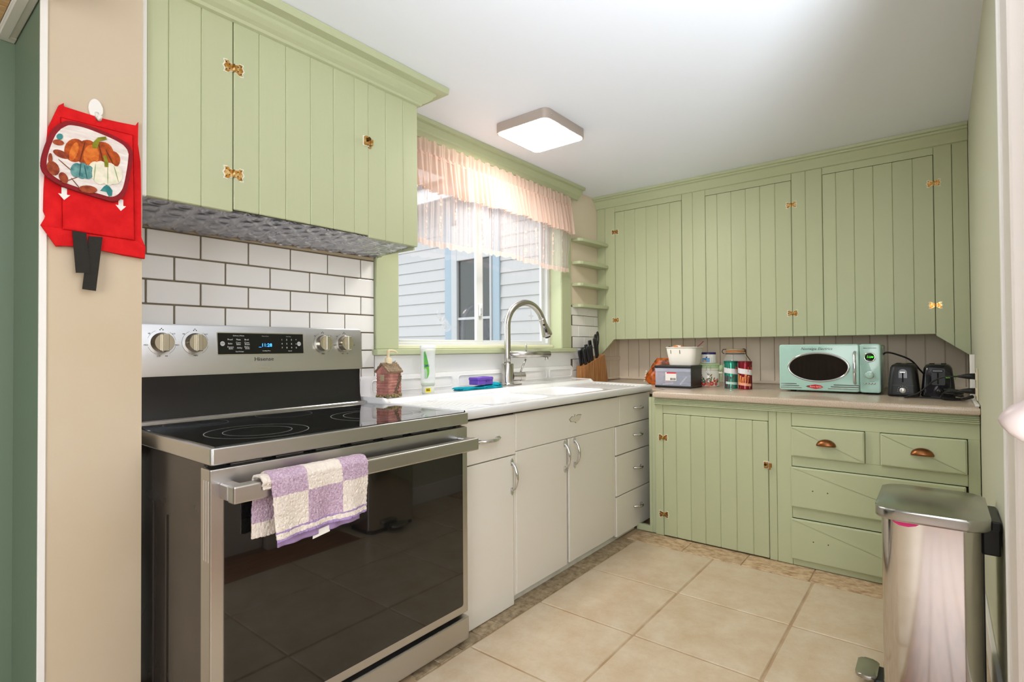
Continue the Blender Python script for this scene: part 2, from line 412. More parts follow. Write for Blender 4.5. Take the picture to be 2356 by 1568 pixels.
# ---- next house seen through the window
SIDING = mat('white_vinyl_siding', (172, 172, 174), .5, bump=.04, bscale=30)
PALEB = mat('pale_blue_trim', (140, 158, 172), .5)
NX = 3.46
house = thing('neighbour_house', 'white lap-sided house wall with pale blue window trim outside the window', 'house', (NX, 2.0, -.6))
i = 0; z = -.6
sidm = None
while z < 2.52:
    bm = B(); 
    for ya, yb2 in ((.3, 1.335), (2.085, 5.2)):
        prism(bm, [(NX+.03, z), (NX-.012, z), (NX, z+.118), (NX+.03, z+.118)], lambda u, v, d: (u, d, v), ya, yb2)
    obj('siding_board', bm, SIDING, house); z += .118
bx('wall_core', SIDING, house, NX+.03, NX+.2, .3, 5.2, -.6, 2.6)
bx('window_trim', PALEB, house, NX-.03, NX+.01, 1.975, 2.085, -.6, 2.52, .004)
bx('window_trim', PALEB, house, NX-.03, NX+.01, 1.335, 1.425, -.6, 2.52, .004)
HVIN = mat('house_trim', (168, 171, 175), .4)
bx('window_frame', HVIN, house, NX-.045, NX+.0, 1.895, 1.975, .4, 2.3, .004)
bx('window_frame', HVIN, house, NX-.045, NX+.0, 1.425, 1.45, .4, 2.3, .004)
bx('window_head', HVIN, house, NX-.045, NX+.0, 1.45, 1.895, 1.93, 2.52, .004)
bx('pane', mat('dark_pane', (52, 56, 62), .08), house, NX-.012, NX+.0, 1.45, 1.895, 1.345, 1.93)
bx('pane', mat('dark_pane', (52, 56, 62), .08), house, NX-.012, NX+.0, 1.45, 1.895, .45, 1.325)
bx('window_rail', HVIN, house, NX-.03, NX+.0, 1.45, 1.895, 1.322, 1.348, .002)
bx('soffit', SIDING, house, NX-.30, NX+.2, .3, 5.2, 2.52, 2.545)
bx('fascia', mat('fascia', (214, 216, 220), .5), house, NX-.33, NX-.30, .3, 5.2, 2.50, 2.66, .004)
bm = B(); prism(bm, [(NX-.36, 2.64), (NX+2.2, 3.5), (NX+2.2, 3.54), (NX-.36, 2.68)], lambda u, v, d: (u, d, v), .3, 5.2)
obj('roof', bm, mat('grey_shingle', (120, 120, 124), .9, c2=(96, 96, 100), nscale=40), house)
struct('ground_outside', box(B(), -4, 9, .13, 12, -.75, -.6), mat('gravel', (150, 148, 140), .9, c2=(120, 118, 110), nscale=60), 'gravel yard outside the window')

# ============================================================ CURTAIN
def curtain_mat(name, col, trans, lace):
    m = bpy.data.materials.new(name); m.use_nodes = True; nt = m.node_tree; N = nt.nodes; L = nt.links; N.clear()
    out = N.new('ShaderNodeOutputMaterial'); df = N.new('ShaderNodeBsdfDiffuse'); tl = N.new('ShaderNodeBsdfTranslucent'); tp = N.new('ShaderNodeBsdfTransparent')
    df.inputs[0].default_value = lin(col); tl.inputs[0].default_value = lin(col)
    m1 = N.new('ShaderNodeMixShader'); m1.inputs[0].default_value = .40; L.new(df.outputs[0], m1.inputs[1]); L.new(tl.outputs[0], m1.inputs[2])
    m2 = N.new('ShaderNodeMixShader'); L.new(m1.outputs[0], m2.inputs[1]); L.new(tp.outputs[0], m2.inputs[2]); L.new(m2.outputs[0], out.inputs[0])
    tc = N.new('ShaderNodeUVMap'); tc.uv_map = 'UVMap'
    if lace:
        # lengthwise floral stripes woven into sheer cloth
        wv = N.new('ShaderNodeTexWave'); wv.inputs['Scale'].default_value = 3.2; wv.inputs['Distortion'].default_value = .3
        L.new(tc.outputs[0], wv.inputs['Vector'])
        wv2 = N.new('ShaderNodeTexWave'); wv2.inputs['Scale'].default_value = 13; wv2.inputs['Distortion'].default_value = .4
        L.new(tc.outputs[0], wv2.inputs['Vector'])
        vo = N.new('ShaderNodeTexVoronoi'); vo.inputs['Scale'].default_value = 48; L.new(tc.outputs[0], vo.inputs['Vector'])
        c1 = N.new('ShaderNodeMath'); c1.operation = 'GREATER_THAN'; c1.inputs[1].default_value = .9; L.new(wv.outputs['Fac'], c1.inputs[0])
        c2 = N.new('ShaderNodeMath'); c2.operation = 'LESS_THAN'; c2.inputs[1].default_value = .38; L.new(vo.outputs['Distance'], c2.inputs[0])
        c3 = N.new('ShaderNodeMath'); c3.operation = 'MULTIPLY'; L.new(c1.outputs[0], c3.inputs[0]); L.new(c2.outputs[0], c3.inputs[1])
        c4 = N.new('ShaderNodeMath'); c4.operation = 'GREATER_THAN'; c4.inputs[1].default_value = .93; L.new(wv2.outputs['Fac'], c4.inputs[0])
        c4b = N.new('ShaderNodeMath'); c4b.operation = 'MULTIPLY'; c4b.inputs[1].default_value = .55; L.new(c4.outputs[0], c4b.inputs[0])
        c5 = N.new('ShaderNodeMath'); c5.operation = 'MAXIMUM'; L.new(c3.outputs[0], c5.inputs[0]); L.new(c4b.outputs[0], c5.inputs[1])
        sp = N.new('ShaderNodeSeparateXYZ'); L.new(tc.outputs[0], sp.inputs[0])
        hem = N.new('ShaderNodeMath'); hem.operation = 'LESS_THAN'; hem.inputs[1].default_value = .022; L.new(sp.outputs['Y'], hem.inputs[0])
        hm = N.new('ShaderNodeMath'); hm.operation = 'MULTIPLY'; hm.inputs[1].default_value = .8; L.new(hem.outputs[0], hm.inputs[0])
        c6 = N.new('ShaderNodeMath'); c6.operation = 'MAXIMUM'; L.new(c5.outputs[0], c6.inputs[0]); L.new(hm.outputs[0], c6.inputs[1])
        mr = N.new('ShaderNodeMapRange'); mr.inputs['To Min'].default_value = trans; mr.inputs['To Max'].default_value = .12
        L.new(c6.outputs[0], mr.inputs['Value']); L.new(mr.outputs[0], m2.inputs[0])
        cm = N.new('ShaderNodeMix'); cm.data_type = 'RGBA'; cm.inputs[6].default_value = lin(col); cm.inputs[7].default_value = lin((236, 206, 192)); L.new(c6.outputs[0], cm.inputs[0])
        L.new(cm.outputs[2], df.inputs[0]); L.new(cm.outputs[2], tl.inputs[0])
    else: m2.inputs[0].default_value = trans
    return m
CUR_TOP = curtain_mat('peach_voile', (226, 198, 182), .18, False)
CUR_LOW = curtain_mat('white_lace', (220, 208, 206), .60, True)
cur = thing('valance_curtain', 'peach and white sheer lace valance with gathered header over the sink window', 'curtain', (1.75, -.055, 1.53))
CX0, CX1 = .985, 2.50
def cloth(name, m, z_top, z_bot, nx, nz, f, parent, thick=0, x0=CX0, x1=CX1):
    bm = B(); uv = bm.loops.layers.uv.new('UVMap'); vs = []
    for j in range(nz+1):
        row = []
        for i in range(nx+1):
            u = i/nx; v = j/nz; x, y, z = f(x0+(x1-x0)*u, z_bot+(z_top-z_bot)*v, u, v); row.append(bm.verts.new((x, y, z)))
        vs.append(row)
    for j in range(nz):
        for i in range(nx):
            q = bm.faces.new((vs[j][i], vs[j][i+1], vs[j+1][i+1], vs[j+1][i])); q.smooth = True
            for l, (a, b_) in zip(q.loops, ((i, j), (i+1, j), (i+1, j+1), (i, j+1))):
                l[uv].uv = ((x1-x0)*a/nx, (z_top-z_bot)*b_/nz)
    return obj(name, bm, m, parent)
def pl(x, s): return math.sin(x*2*PI/.043+2.2*math.sin(x*7)+s)+.5*math.sin(x*2*PI/.019+s*2)
def fh(x, z, u, v): return (x, -.064+.006*pl(x, .4)*(1-.3*math.cos(v*PI*2)), z+.006*math.sin(x*95)*(v > .9)+.003*pl(x, 1))
cloth('header_ruffle', CUR_TOP, 2.040, 1.957, 420, 8, fh, cur)
def fl1(x, z, u, v):
    d = 1-v
    return (x+.008*d*math.sin(x*24), -.073-.015*d+(.006+.012*d)*pl(x, .4)*.8, z-.02*d*(.4*math.sin(x*5.3+1)+.25*math.sin(x*31)))
cloth('upper_flounce', CUR_TOP, 1.972, 1.795, 420, 16, fl1, cur)
def fl2(x, z, u, v):
    d = 1-v; e = max(0, (x-2.40)/.1)*d
    return (x+.010*d*math.sin(x*13)-.03*max(0, e-.3)*math.sin(v*9), -.058+.004*pl(x, 1.2)+.010*d*math.sin(x*26), z-(.011*abs(math.sin(x*PI/.062)) if v < .04 else 0)-.01*d*math.sin(x*6))
cloth('lace_skirt', CUR_LOW, 1.968, 1.545, 420, 40, fl2, cur)
bm = B(); sp_ = [Vector(fh(CX0+(CX1-CX0)*i/300, 1.9625, i/300, .1))+Vector((0, -.006, 0)) for i in range(301)]
tube(bm, sp_, .0042, 5); obj('gathered_seam', bm, mat('seam_pink', (222, 180, 164), .9), cur)
bm = B(); tube(bm, [(CX0-.01, -.024, 2.0), (CX0-.01, -.046, 2.0), (CX1-.012, -.046, 2.0), (CX1-.012, -.024, 2.0)], .005, 8)
obj('curtain_rod', bm, WHITEP, cur)

# ============================================================ CEILING LAMP
lamp = thing('ceiling_light', 'square flat ceiling light with brown rim and glowing white panel', 'lamp', (1.637, -.443, ZC))
LB = mat('brown_bronze_rim', (176, 162, 152), .45, .2)
bm = B(); prism(bm, rrect(1.462, 1.812, -.600, -.286, .035, 6), FZ, ZC-.046, ZC-.001)
autosmooth(obj('housing', bm, LB, lamp), 40)
EM = mat('lamp_diffuser', (255, 250, 240), .5, emit=(255, 250, 244), estr=33)
bm = B(); prism(bm, rrect(1.470, 1.804, -.592, -.294, .029, 6), FZ, ZC-.0475, ZC-.045)
obj('diffuser', bm, EM, lamp)
bm = B(); lathe(bm, [(0, 0), (.003, 0), (.003, .002), (0, .003)], (1.50, -.6, ZC-.024), 8, '-Y'); obj('screw', bm, CHROME, lamp)

# ============================================================ RANGE
X0, X1 = 0.0, .853
st = thing('electric_range', 'stainless steel electric range with black glass cooktop and oven door', 'stove', (.4265, -.35, 0))
body = bx('body', DKSIDE, st, .010, .846, -.620, -.02, .02, .766, .004)
bx('side_rib', mat('side_rib', (58, 52, 48), .3, .5), body, .006, .012, -.392, -.384, .03, .60, .002)
bx('side_rib', mat('side_rib', (58, 52, 48), .3, .5), body, .006, .012, -.300, -.290, .03, .62, .002)
bx('front_gasket', BLACKP, st, .012, .842, -.632, -.615, .02, .760)
ct = obj('cooktop_frame', prism(B(), rrect(X0, X1, YCF, -.082, .006, 3), FZ, .7665, ZCT, bev=.003, seg=2), STEEL, st)
bx('cooktop_glass', BGLASS, st, .010, .843, -.671, -.098, .80, ZCT+.0022, .0015)
RING = mat('burner_print', (168, 168, 170), .4)
def ring(cx, cy, r, wd=.0016, name='burner_ring', m=RING):
    bm = B(); n = 72; A = []; Bq = []
    for i in range(n):
        a = 2*PI*i/n; A.append(bm.verts.new((cx+r*math.cos(a), cy+r*math.sin(a), ZCT+.0026))); Bq.append(bm.verts.new((cx+(r+wd)*math.cos(a), cy+(r+wd)*math.sin(a), ZCT+.0026)))
    for i in range(n): bm.faces.new((A[i], Bq[i], Bq[(i+1) % n], A[(i+1) % n]))
    obj(name, bm, m, st)
RDIM = mat('burner_print_dim', (88, 88, 90), .4)
ring(.192, -.507, .130); ring(.192, -.507, .086); ring(.615, -.484, .153); ring(.622, -.476, .115)
ring(.43, -.205, .090, .0012, m=RDIM); ring(.716, -.188, .085, .0012, m=RDIM); ring(.15, -.205, .086, .0012, m=RDIM)
bx('rear_strip', STEEL, st, .004, .848, -.098, -.078, ZCT-.002, ZCT+.010, .003)
# backguard: curved black riser and slanted stainless console
bm = B(); prof = [(-.080, .812), (-.076, .830), (-.070, .850), (-.068, .90), (-.070, .955), (-.02, .955), (-.02, .80), (-.080, .80)]
prism(bm, prof, lambda u, v, d: (d, u, v), .006, .836); autosmooth(obj('riser', bm, BLACKM, st), 30)
bm = B(); prism(bm, [(-.086, .950), (-.074, 1.108), (-.070, 1.1155), (-.022, 1.1155), (-.022, .950)], lambda u, v, d: (d, u, v), 0.0, .8405)
bmesh.ops.bevel(bm, geom=bm.edges[:], offset=.004, segments=2, affect='EDGES'); con = autosmooth(obj('console', bm, STEEL, st), 30)
def cy_(z, lift=0): return -.086+(z-.950)*(.012/.158)-lift      # console face Y at height z
yd = Vector((0, .012, .158)).normalized()
DY = tuple(yd)
dx0, dx1, dz0, dz1 = .264, .573, 1.017, 1.089
def onc(u, v, d): return (u, cy_(v)-d, v)
bm = B(); prism(bm, rrect(dx0-.003, dx1+.003, dz0-.003, dz1+.003, .004, 3), onc, -.001, .0012); dis = obj('display_bezel', bm, STEELP, st)
bm = B(); prism(bm, rrect(dx0, dx1, dz0, dz1, .002, 2), onc, .0, .0022); scr = obj('display_screen', bm, mat('display_black', (9, 9, 10), .08), st)
WTXT = mat('white_print', (225, 225, 220), .5); GTXT = mat('grey_print', (150, 150, 146), .5); BTXT = mat('dark_print', (50, 46, 42), .5)
BLUE = mat('blue_digits', (60, 140, 255), .5, emit=(40, 130, 255), estr=3.5)
def ptxt(s, size, x, z, m, parent=st, align='CENTER', sx=1, lift=.0026, shear=0):
    return text(s, size, (x, cy_(z)-lift, z), XN, DY, m, parent, align=align, sx=sx, shear=shear, ext=.0001)
for s, x, z in (('Proof', .304, 1.067), ('Pizza', .332, 1.067), ('Broil', .360, 1.067), ('Bake', .304, 1.053), ('Conv.', .332, 1.0565), ('Bake', .332, 1.0505), ('Conv.', .361, 1.0565), ('Roast', .362, 1.0505),
                ('Frozen', .305, 1.0415), ('Bake', .306, 1.036), ('Airfry', .335, 1.0385), ('Dehy-', .361, 1.0415), ('drate', .362, 1.036)):
    ptxt(s, .0075, x, z, WTXT, scr)
ptxt('Defrost | Warm', .0058, .333, 1.0805, WTXT, scr); ptxt('Fast Preheat', .0054, .335, 1.0255, WTXT, scr)
ptxt('Warm Zone', .0050, .427, 1.080, GTXT, scr); ptxt('Cooking Time', .0050, .430, 1.0275, WTXT, scr); ptxt('Self Clean', .0050, .515, 1.0795, GTXT, scr); ptxt('Cancel', .0052, .519, 1.0265, WTXT, scr)
for r, row in enumerate(('123^', '456v', '7890')):
    for c, ch in enumerate(row): ptxt(ch, .0082, .489+.0185*c, 1.0675-.0147*r, WTXT, scr)
ptxt('_11:28', .017, .427, 1.0475, BLUE, scr, sx=1.05)
for x in (.279, .556):
    decal('touch_button', [ell(x, 1.053, .0076, .0082, 20)], onc, .0022, .0026, mat('button_grey', (190, 190, 186), .5), scr)
ptxt('OFF', .005, .279, 1.053, BTXT, scr, lift=.003); ptxt('START', .0042, .556, 1.053, BTXT, scr, lift=.003)
text('Hisense', .0195, (.421, cy_(.998)-.0008, .998), XN, DY, BTXT, st, name='brand_lettering', sx=1.15)
bm = B(); prism(bm, rrect(.398, .444, .9625, .9685, .0028, 3), onc, -.0005, .0006); obj('badge', bm, STEELP, st)
KN = mat('knob_steel', (200, 194, 178), .22, 1)
for x, kind in ((.0985, 0), (.195, 1), (.6585, 1), (.756, 0)):
    zk = 1.056
    bm = B(); lathe(bm, [(.0, 0), (.031, 0), (.031, .004), (.0295, .006), (.0285, .024), (.0270, .0265), (0, .0265)], (x, cy_(zk), zk), 36, '-Y')
    kb = autosmooth(obj('knob', bm, KN, st), 40)
    bm = B(); box(bm, x-.0085, x+.0085, cy_(zk)-.041, cy_(zk)-.026, zk-.0275, zk+.0275, .002, 2); obj('grip', bm, KN, kb)
    for i_, (a0, a1) in enumerate(((35, 80), (105, 150), (205, 330) if kind else (205, 250), (290, 335))):
        bm = B(); n = 14; R = .0395
        A = []
        for q in range(n+1):
            a = math.radians(a0+90 if False else a0+(a1-a0)*q/n)
            A.append((bm.verts.new(onc(x+R*math.sin(a)*1, zk+R*math.cos(a), .0004)), bm.verts.new(onc(x+(R+.0007)*math.sin(a), zk+(R+.0007)*math.cos(a), .0004))))
        for q in range(n): bm.faces.new((A[q][0], A[q][1], A[q+1][1], A[q+1][0]))
        obj('dial_arc', bm, BTXT, st)
    ptxt('HI', .0068, x-.034, zk+.028, BTXT, lift=.0008); ptxt('LO', .0068, x+.034, zk+.028, BTXT, lift=.0008)
    if kind: ptxt('MED', .0068, x, zk-.042, BTXT, lift=.0008)
    else: ptxt('LO', .0068, x-.010, zk-.0425, BTXT, lift=.0008); ptxt('HI', .0068, x+.012, zk-.0425, BTXT, lift=.0008); ptxt('MED', .0062, x+.043, zk-.008, BTXT, lift=.0008); ptxt('MED', .0062, x-.043, zk-.008, BTXT, lift=.0008)
    decal('burner_mark', [ell(x-.004+.004*i_, zk+.040+.004*(i_ % 2), .0018, .0018, 8) for i_ in range(3)], onc, .0002, .0006, BTXT, st)
# oven door
dr = obj('door', box(B(), .0, .851, -.675, -.622, .112, .757, .003, 2), STEEL, st)
gp = obj('door_glass', prism(B(), rrect(.030, .824, .140, .712, .008, 3), FY, -.6775, -.66), mat('oven_glass', (13, 13, 13), .025, spec=.7, coat=.5), dr)
hd = B(); box(hd, .020, .832, -.748, -.716, .686, .726, .004, 2); han = obj('handle', hd, STEEL, dr)
bx('handle_post', STEEL, dr, .020, .052, -.718, -.674, .688, .724, .003); bx('handle_post', STEEL, dr, .800, .832, -.718, -.674, .688, .724, .003)
for i in range(7):
    bx('vent_slot', BLACKP, dr, .05+i*.112, .05+i*.112+.085, -.664, -.640, .7565, .7585)
    bx('vent_louver', STEEL, dr, .055+i*.112, .05+i*.112+.080, -.653, -.650, .7585, .7600)
for i in range(3): bx('side_slot', mat('slot_light', (225, 222, 218), .3, 1), dr, -.0012, .001, -.668+i*.012, -.664+i*.012, .545, .73, .0005)
bx('drawer', STEEL, st, .0, .851, -.680, -.625, .018, .098, .004, 2)
bx('drawer_gap', BLACKP, st, .012, .84, -.640, -.62, .09, .115)
for x in (.03, .80): bx('foot', BLACKP, st, x, x+.03, -.60, -.57, -.0, .022)

# dish towel over the oven handle
LIL = mat('lilac_terry', (182, 150, 172), .95, c2=(212, 190, 203), nscale=220, bump=.9, bscale=420, spec=.1)
CRT = mat('cream_terry', (232, 222, 208), .95, bump=.6, bscale=420, spec=.1, c2=(224, 210, 196), nscale=100)
PUR = mat('purple_band', (162, 138, 180), .9, bump=.4, bscale=260, bstretch=(2, .3, .3), spec=.1)
tw = thing('dish_towel', 'lilac and cream checked terry towel hanging over the oven door handle', 'towel', (.225, -.732, .56))
def towel(name, x0, x1, front, back, off, phase, parent, band):
    # profile path over the bar: back bottom -> up -> over -> front bottom
    yb_, yf = -.706, -.754-off
    path = [(yb_, .735-back+i*(back-.008)/12) for i in range(13)]
    path += [(yb_-.002, .731), (-.716, .7345+off), (-.732, .736+off), (-.746, .7345+off), (yf, .728)]
    path += [(yf-.002*math.sin(i*.4), .728-i*front/16) for i in range(1, 17)]
    path = [(p.x, p.y) for p in catmull([(a_, b_, 0) for a_, b_ in path], 4)]
    nx = 170; bm = B(); rows = []; L = 0; Ls = [0]
    for i in range(1, len(path)): L += math.hypot(path[i][0]-path[i-1][0], path[i][1]-path[i-1][1]); Ls.append(L)
    for j, (y, z) in enumerate(path):
        row = []
        hang = max(0, (.725-z)/.16)
        for i in range(nx+1):
            u = i/nx; x = x0+(x1-x0)*u
            s = -1 if j > 62 else .3
            x += .012*hang*(1-u)*(1 if j > 62 else -.2)
            yy = y+s*hang*(.008*math.sin(u*9+phase)+.006*math.sin(u*17+phase*2))
            zz = z+.012*(u-.5)*(hang if j > 62 else 0)+.0012*noise.noise(Vector((x*90, y*90, z*90)))
            yy += .0024*noise.noise(Vector((x*230, z*230, 3+y*150)))+.0012*noise.noise(Vector((x*480, z*480, y*300)))
            row.append(bm.verts.new((x, yy, zz)))
        rows.append(row)
    for j in range(len(rows)-1):
        for i in range(nx):
            f = bm.faces.new((rows[j][i], rows[j][i+1], rows[j+1][i+1], rows[j+1][i])); f.smooth = True
            dist = L-.5*(Ls[j]+Ls[j+1])          # from front hem
            u = (i+.5)/nx
            if band and dist < .022: f.material_index = 2 if (dist < .006 or dist > .017) else 1
            else: f.material_index = (int((u*(x1-x0)+.008)/.098)+int((dist-.022)/.080)+1) % 2
    o = obj(name, bm, [LIL, CRT, PUR], parent)
    sm = o.modifiers.new('thick', 'SOLIDIFY'); sm.thickness = .006; sm.offset = 0
    return o
towel('front_layer', .100, .368, .142, .06, .004, .6, tw, True)
towel('back_layer', .082, .364, .02, .150, .0, 1.7, tw, False)
bm = B(); rows = []
for j in range(5):
    rows.append([bm.verts.new((.125+.23*i/30, -.744+.003*math.sin(i*.9), .586-.020*j/4*(1-.0*i)+.012*(i/30-.5))) for i in range(31)])
for j in range(4):
    for i in range(30): bm.faces.new((rows[j][i], rows[j+1][i], rows[j+1][i+1], rows[j][i+1])).smooth = True
o = obj('woven_hem', bm, PUR, tw); o.modifiers.new('thick', 'SOLIDIFY').thickness = .004
bm = B(); prism(bm, [(.214, .556), (.262, .563), (.265, .580), (.216, .574)], FY, -.7445, -.7435); obj('care_tag', bm, WHITEP, tw)

# ============================================================ WALL CABINET OVER RANGE
def board_x(parent, x0, x1, z0, z1, yf, m=GREEN, th=.018):       # vertical board facing -Y
    return bx('board', m, parent, x0+.0002, x1-.0002, yf, yf+th, z0, z1, .0026)
uc = thing('wall_cabinet', 'green plank wall cabinet above the range with one brass-hinged door', 'cabinet', (.48, -.14, 1.455))
bx('body', GREEN2, uc, -.0075, .9710, YU+.018, -.0105, 1.472, ZC-.003)
bx('end_skirt', GREEN2, uc, .962, .9710, YU+.018, -.0105, 1.445, 1.473)
bx('backing', DARKGAP, uc, -.006, .968, YU+.0125, YU+.019, 1.4715, 2.06)
for a, b_ in ((-.0075, .048), (.048, .134), (.134, .2245), (.727, .809), (.809, .897), (.897, .9736)): board_x(uc, a, b_, 1.4565, 2.070, YU)
bx('rail', GREEN, uc, .2245, .727, YU, YU+.018, 2.052, 2.070, .001)
dp = bx('door', DARKGAP, uc, .2275, .7255, YU+.006, YU+.014, 1.4655, 2.0495)
for a, b_ in zip((.2265, .306, .396, .486, .576, .665), (.306, .396, .486, .576, .665, .7265)): board_x(dp, a, b_, 1.4645, 2.0505, YU-.001)
# embossed tin underside
bm = B(); nx, ny = 300, 84; tx0, tx1, ty0, ty1 = -.02, .972, YU+.004, -.0095; vs = []
def emb(x, y):
    p = .140; h = 0
    cx = (math.floor(x/p)+.5)*p; cy = (math.floor(y/p)+.5)*p; dx, dy = x-cx, y-cy
    r = math.hypot(dx, dy)
    for q in (-1, 1):
        for t in (-1, 1):
            rr = math.hypot(dx-q*.034, dy-t*.034); h += .0060*math.exp(-((rr-.027)/.0036)**2)+.0035*math.exp(-((rr-.014)/.003)**2)
    h += .004*math.exp(-(r/.009)**2)
    ex = min(abs(dx-p/2), abs(dx+p/2)); ey = min(abs(dy-p/2), abs(dy+p/2))
    h += .0035*math.exp(-(ex/.003)**2)+.0035*math.exp(-(ey/.003)**2)+.003*math.exp(-((math.hypot(ex, ey)-.018)/.003)**2)
    return h+.0006*noise.noise(Vector((x*40, y*40, 0)))
for j in range(ny+1):
    vs.append([bm.verts.new((tx0+(tx1-tx0)*i/nx, ty0+(ty1-ty0)*j/ny, 1.4635-(.036-.016*i/nx)*j/ny-emb(tx0+(tx1-tx0)*i/nx, ty0+(ty1-ty0)*j/ny))) for i in range(nx+1)])
for j in range(ny):
    for i in range(nx): bm.faces.new((vs[j][i], vs[j+1][i], vs[j+1][i+1], vs[j][i+1])).smooth = True
obj('tin_underside', bm, mat('embossed_tin', (186, 186, 192), .34, 1), uc, label='embossed silver tin sheet')
# crown with returned end
prof = [(0, 2.050), (.010, 2.052), (.014, 2.060), (.028, 2.068), (.042, 2.080), (.046, 2.090), (.054, 2.094), (.056, 2.103), (.090, 2.104), (.092, ZC-.001)]
bm = B(); rows = []
for d, z in prof: rows.append([bm.verts.new(p) for p in ((-.0075, YU-d, z), (.9736+d, YU-d, z), (.9736+d, -.001, z))])
for i in range(len(rows)-1):
    for j in range(2): bm.faces.new((rows[i][j], rows[i][j+1], rows[i+1][j+1], rows[i+1][j]))
bmesh.ops.recalc_face_normals(bm, faces=bm.faces[:]); o = obj('crown_moulding', bm, GREEN2, uc); o.modifiers.new('thick', 'SOLIDIFY').thickness = -.004
# butterfly hinges and latch
def hinge(parent, c, right, face, s=1.0):
    """right, face: unit vectors along the wall and out of it"""
    R = Vector(right); Fc = Vector(face); U = V(0, 0, 1); c = Vector(c)
    def P(u, v, d): return c+R*u*s+U*v*s+Fc*d
    leaf = [(.002, -.010), (.010, -.012), (.016, -.017), (.026, -.016), (.023, -.008), (.028, 0), (.023, .008), (.026, .016), (.016, .017), (.010, .012), (.002, .010)]
    bm = B(); prism(bm, [(u*1.14, v*1.18) for u, v in leaf], P, -.001, .0008); prism(bm, [(-u*1.14, v*1.18) for u, v in leaf[::-1]], P, -.001, .0008)
    obj('chipped_paint', bm, PAINTCHIP, parent)
    bm = B(); prism(bm, leaf, P, 0, .0018); prism(bm, [(-u, v) for u, v in leaf[::-1]], P, 0, .0018)
    tube(bm, [c+U*-.011*s+Fc*.003, c+U*.011*s+Fc*.003], .0035*s, 8)
    h = obj('hinge', bm, BRASS, parent)
    bm = B()
    for u, v in ((.012, -.006), (.012, .007), (.021, -.011), (.021, .011), (-.012, -.006), (-.012, .007), (-.021, -.011), (-.021, .011)):
        tube(bm, [P(u, v, .001), P(u, v, .0030)], .0022*s, 6)
    obj('screw', bm, mat('screw_brass', (120, 82, 40), .35, 1), h)
def latch(parent, c, right, face, s=1.0):
    R = Vector(right); Fc = Vector(face); U = V(0, 0, 1); c = Vector(c)
    def P(u, v, d): return c+R*u*s+U*v*s+Fc*d*s
    bm = B(); prism(bm, rrect(-.026, .004, -.020, .020, .002, 2), P, -.001, .002); obj('chipped_paint', bm, PAINTCHIP, parent)
    bm = B(); prism(bm, rrect(-.022, .0, -.017, .017, .003, 2), P, 0, .014, bev=.0015); prism(bm, rrect(.004, .018, -.013, .011, .002, 2), P, 0, .010, bev=.001)
    prism(bm, rrect(.002, .012, -.026, -.012, .002, 2), P, 0, .003)
    h = obj('latch', bm, BRASS, parent)
    bm = B(); tube(bm, [P(-.011, .003, .012), P(-.011, .003, .024)], [.006*s, .0075*s], 12); obj('latch_knob', bm, mat('dark_brass', (92, 66, 34), .3, 1), h)
FYM, FXM = (0, -1, 0), (-1, 0, 0)
hinge(uc, (.2255, YU-.001, 1.903), XN, FYM, 1.05); hinge(uc, (.2255, YU-.001, 1.575), XN, FYM, 1.05)
latch(uc, (.7255, YU-.001, 1.823), XN, FYM, .95)

# ============================================================ POT HOLDER, FIRE BLANKET, HOOK ON THE STUB
YP = -.3005
hk = thing('adhesive_hook', 'white plastic adhesive hook on the cream post', 'hook', (-.125, YP, 1.61))
bm = B(); prism(bm, ell(-.1256, 1.648, .0150, .026, 24), FY, YP-.005, YP-.0006, bev=.0015)
obj('base', bm, WHITEP, hk)
bm = B(); tube(bm, [(-.1240, YP-.004, 1.638), (-.1235, YP-.010, 1.628), (-.1225, YP-.024, 1.617), (-.1225, YP-.030, 1.624)], .0046, 8); obj('prong', bm, WHITEP, hk)
RED = mat('red_fabric', (214, 26, 28), .75, c2=(198, 16, 20), nscale=30, bump=.25, bscale=500, spec=.2)
fb = thing('fire_blanket_pouch', 'red fabric fire blanket pouch with two black pull straps hanging on post', 'pouch', (-.125, YP, 1.18))
pouch = [(-.1906, 1.6389), (-.2003, 1.6292), (-.2192, 1.5716), (-.2221, 1.5399), (-.2247, 1.4716), (-.2268, 1.422), (-.2277, 1.3668), (-.223, 1.3539), (-.2322, 1.3324), (-.2038, 1.2854), (-.1733, 1.2923), (-.1378, 1.2911), (-.1062, 1.2874), (-.0664, 1.2812), (-.0188, 1.2779), (-.0165, 1.3085), (-.0292, 1.334), (-.028, 1.4473), (-.0297, 1.5362), (-.0357, 1.5826), (-.0344, 1.643), (-.0402, 1.6291), (-.116, 1.6266), (-.1178, 1.614), (-.1272, 1.614), (-.1290, 1.6272), (-.1918, 1.6275)]
bm = B(); prism(bm, pouch, FY, YP-.012, YP-.0008, bev=.002, seg=2); pb = obj('pouch_body', bm, RED, fb)
bm = B(); prism(bm, [(-.1980, 1.60), (-.0480, 1.602), (-.0430, 1.322), (-.1935, 1.327)][::-1], FY, YP-.019, YP-.011, bev=.006, seg=3); autosmooth(obj('filled_front', bm, RED, fb), 50)
bm = B(); prism(bm, [(-.2321, 1.331), (-.2228, 1.327), (-.2063, 1.331), (-.1393, 1.324), (-.0411, 1.3245), (-.0180, 1.3100), (-.0195, 1.2775), (-.1077, 1.2860), (-.1746, 1.2910), (-.205, 1.2848)][::-1], FY, YP-.0155, YP-.011, bev=.002); obj('bottom_flap', bm, RED, fb)
def arrow(x, z): return [(x-.0052, z+.030), (x-.0052, z+.014), (x-.0115, z+.014), (x, z), (x+.0115, z+.014), (x+.0052, z+.014), (x+.0052, z+.030)]
for x, z in ((-.1909, 1.3985), (-.0756, 1.3945)):
    bm = B(); prism(bm, arrow(x, z), FY, YP-.0197, YP-.0185); obj('printed_arrow', bm, WHITEP, fb)
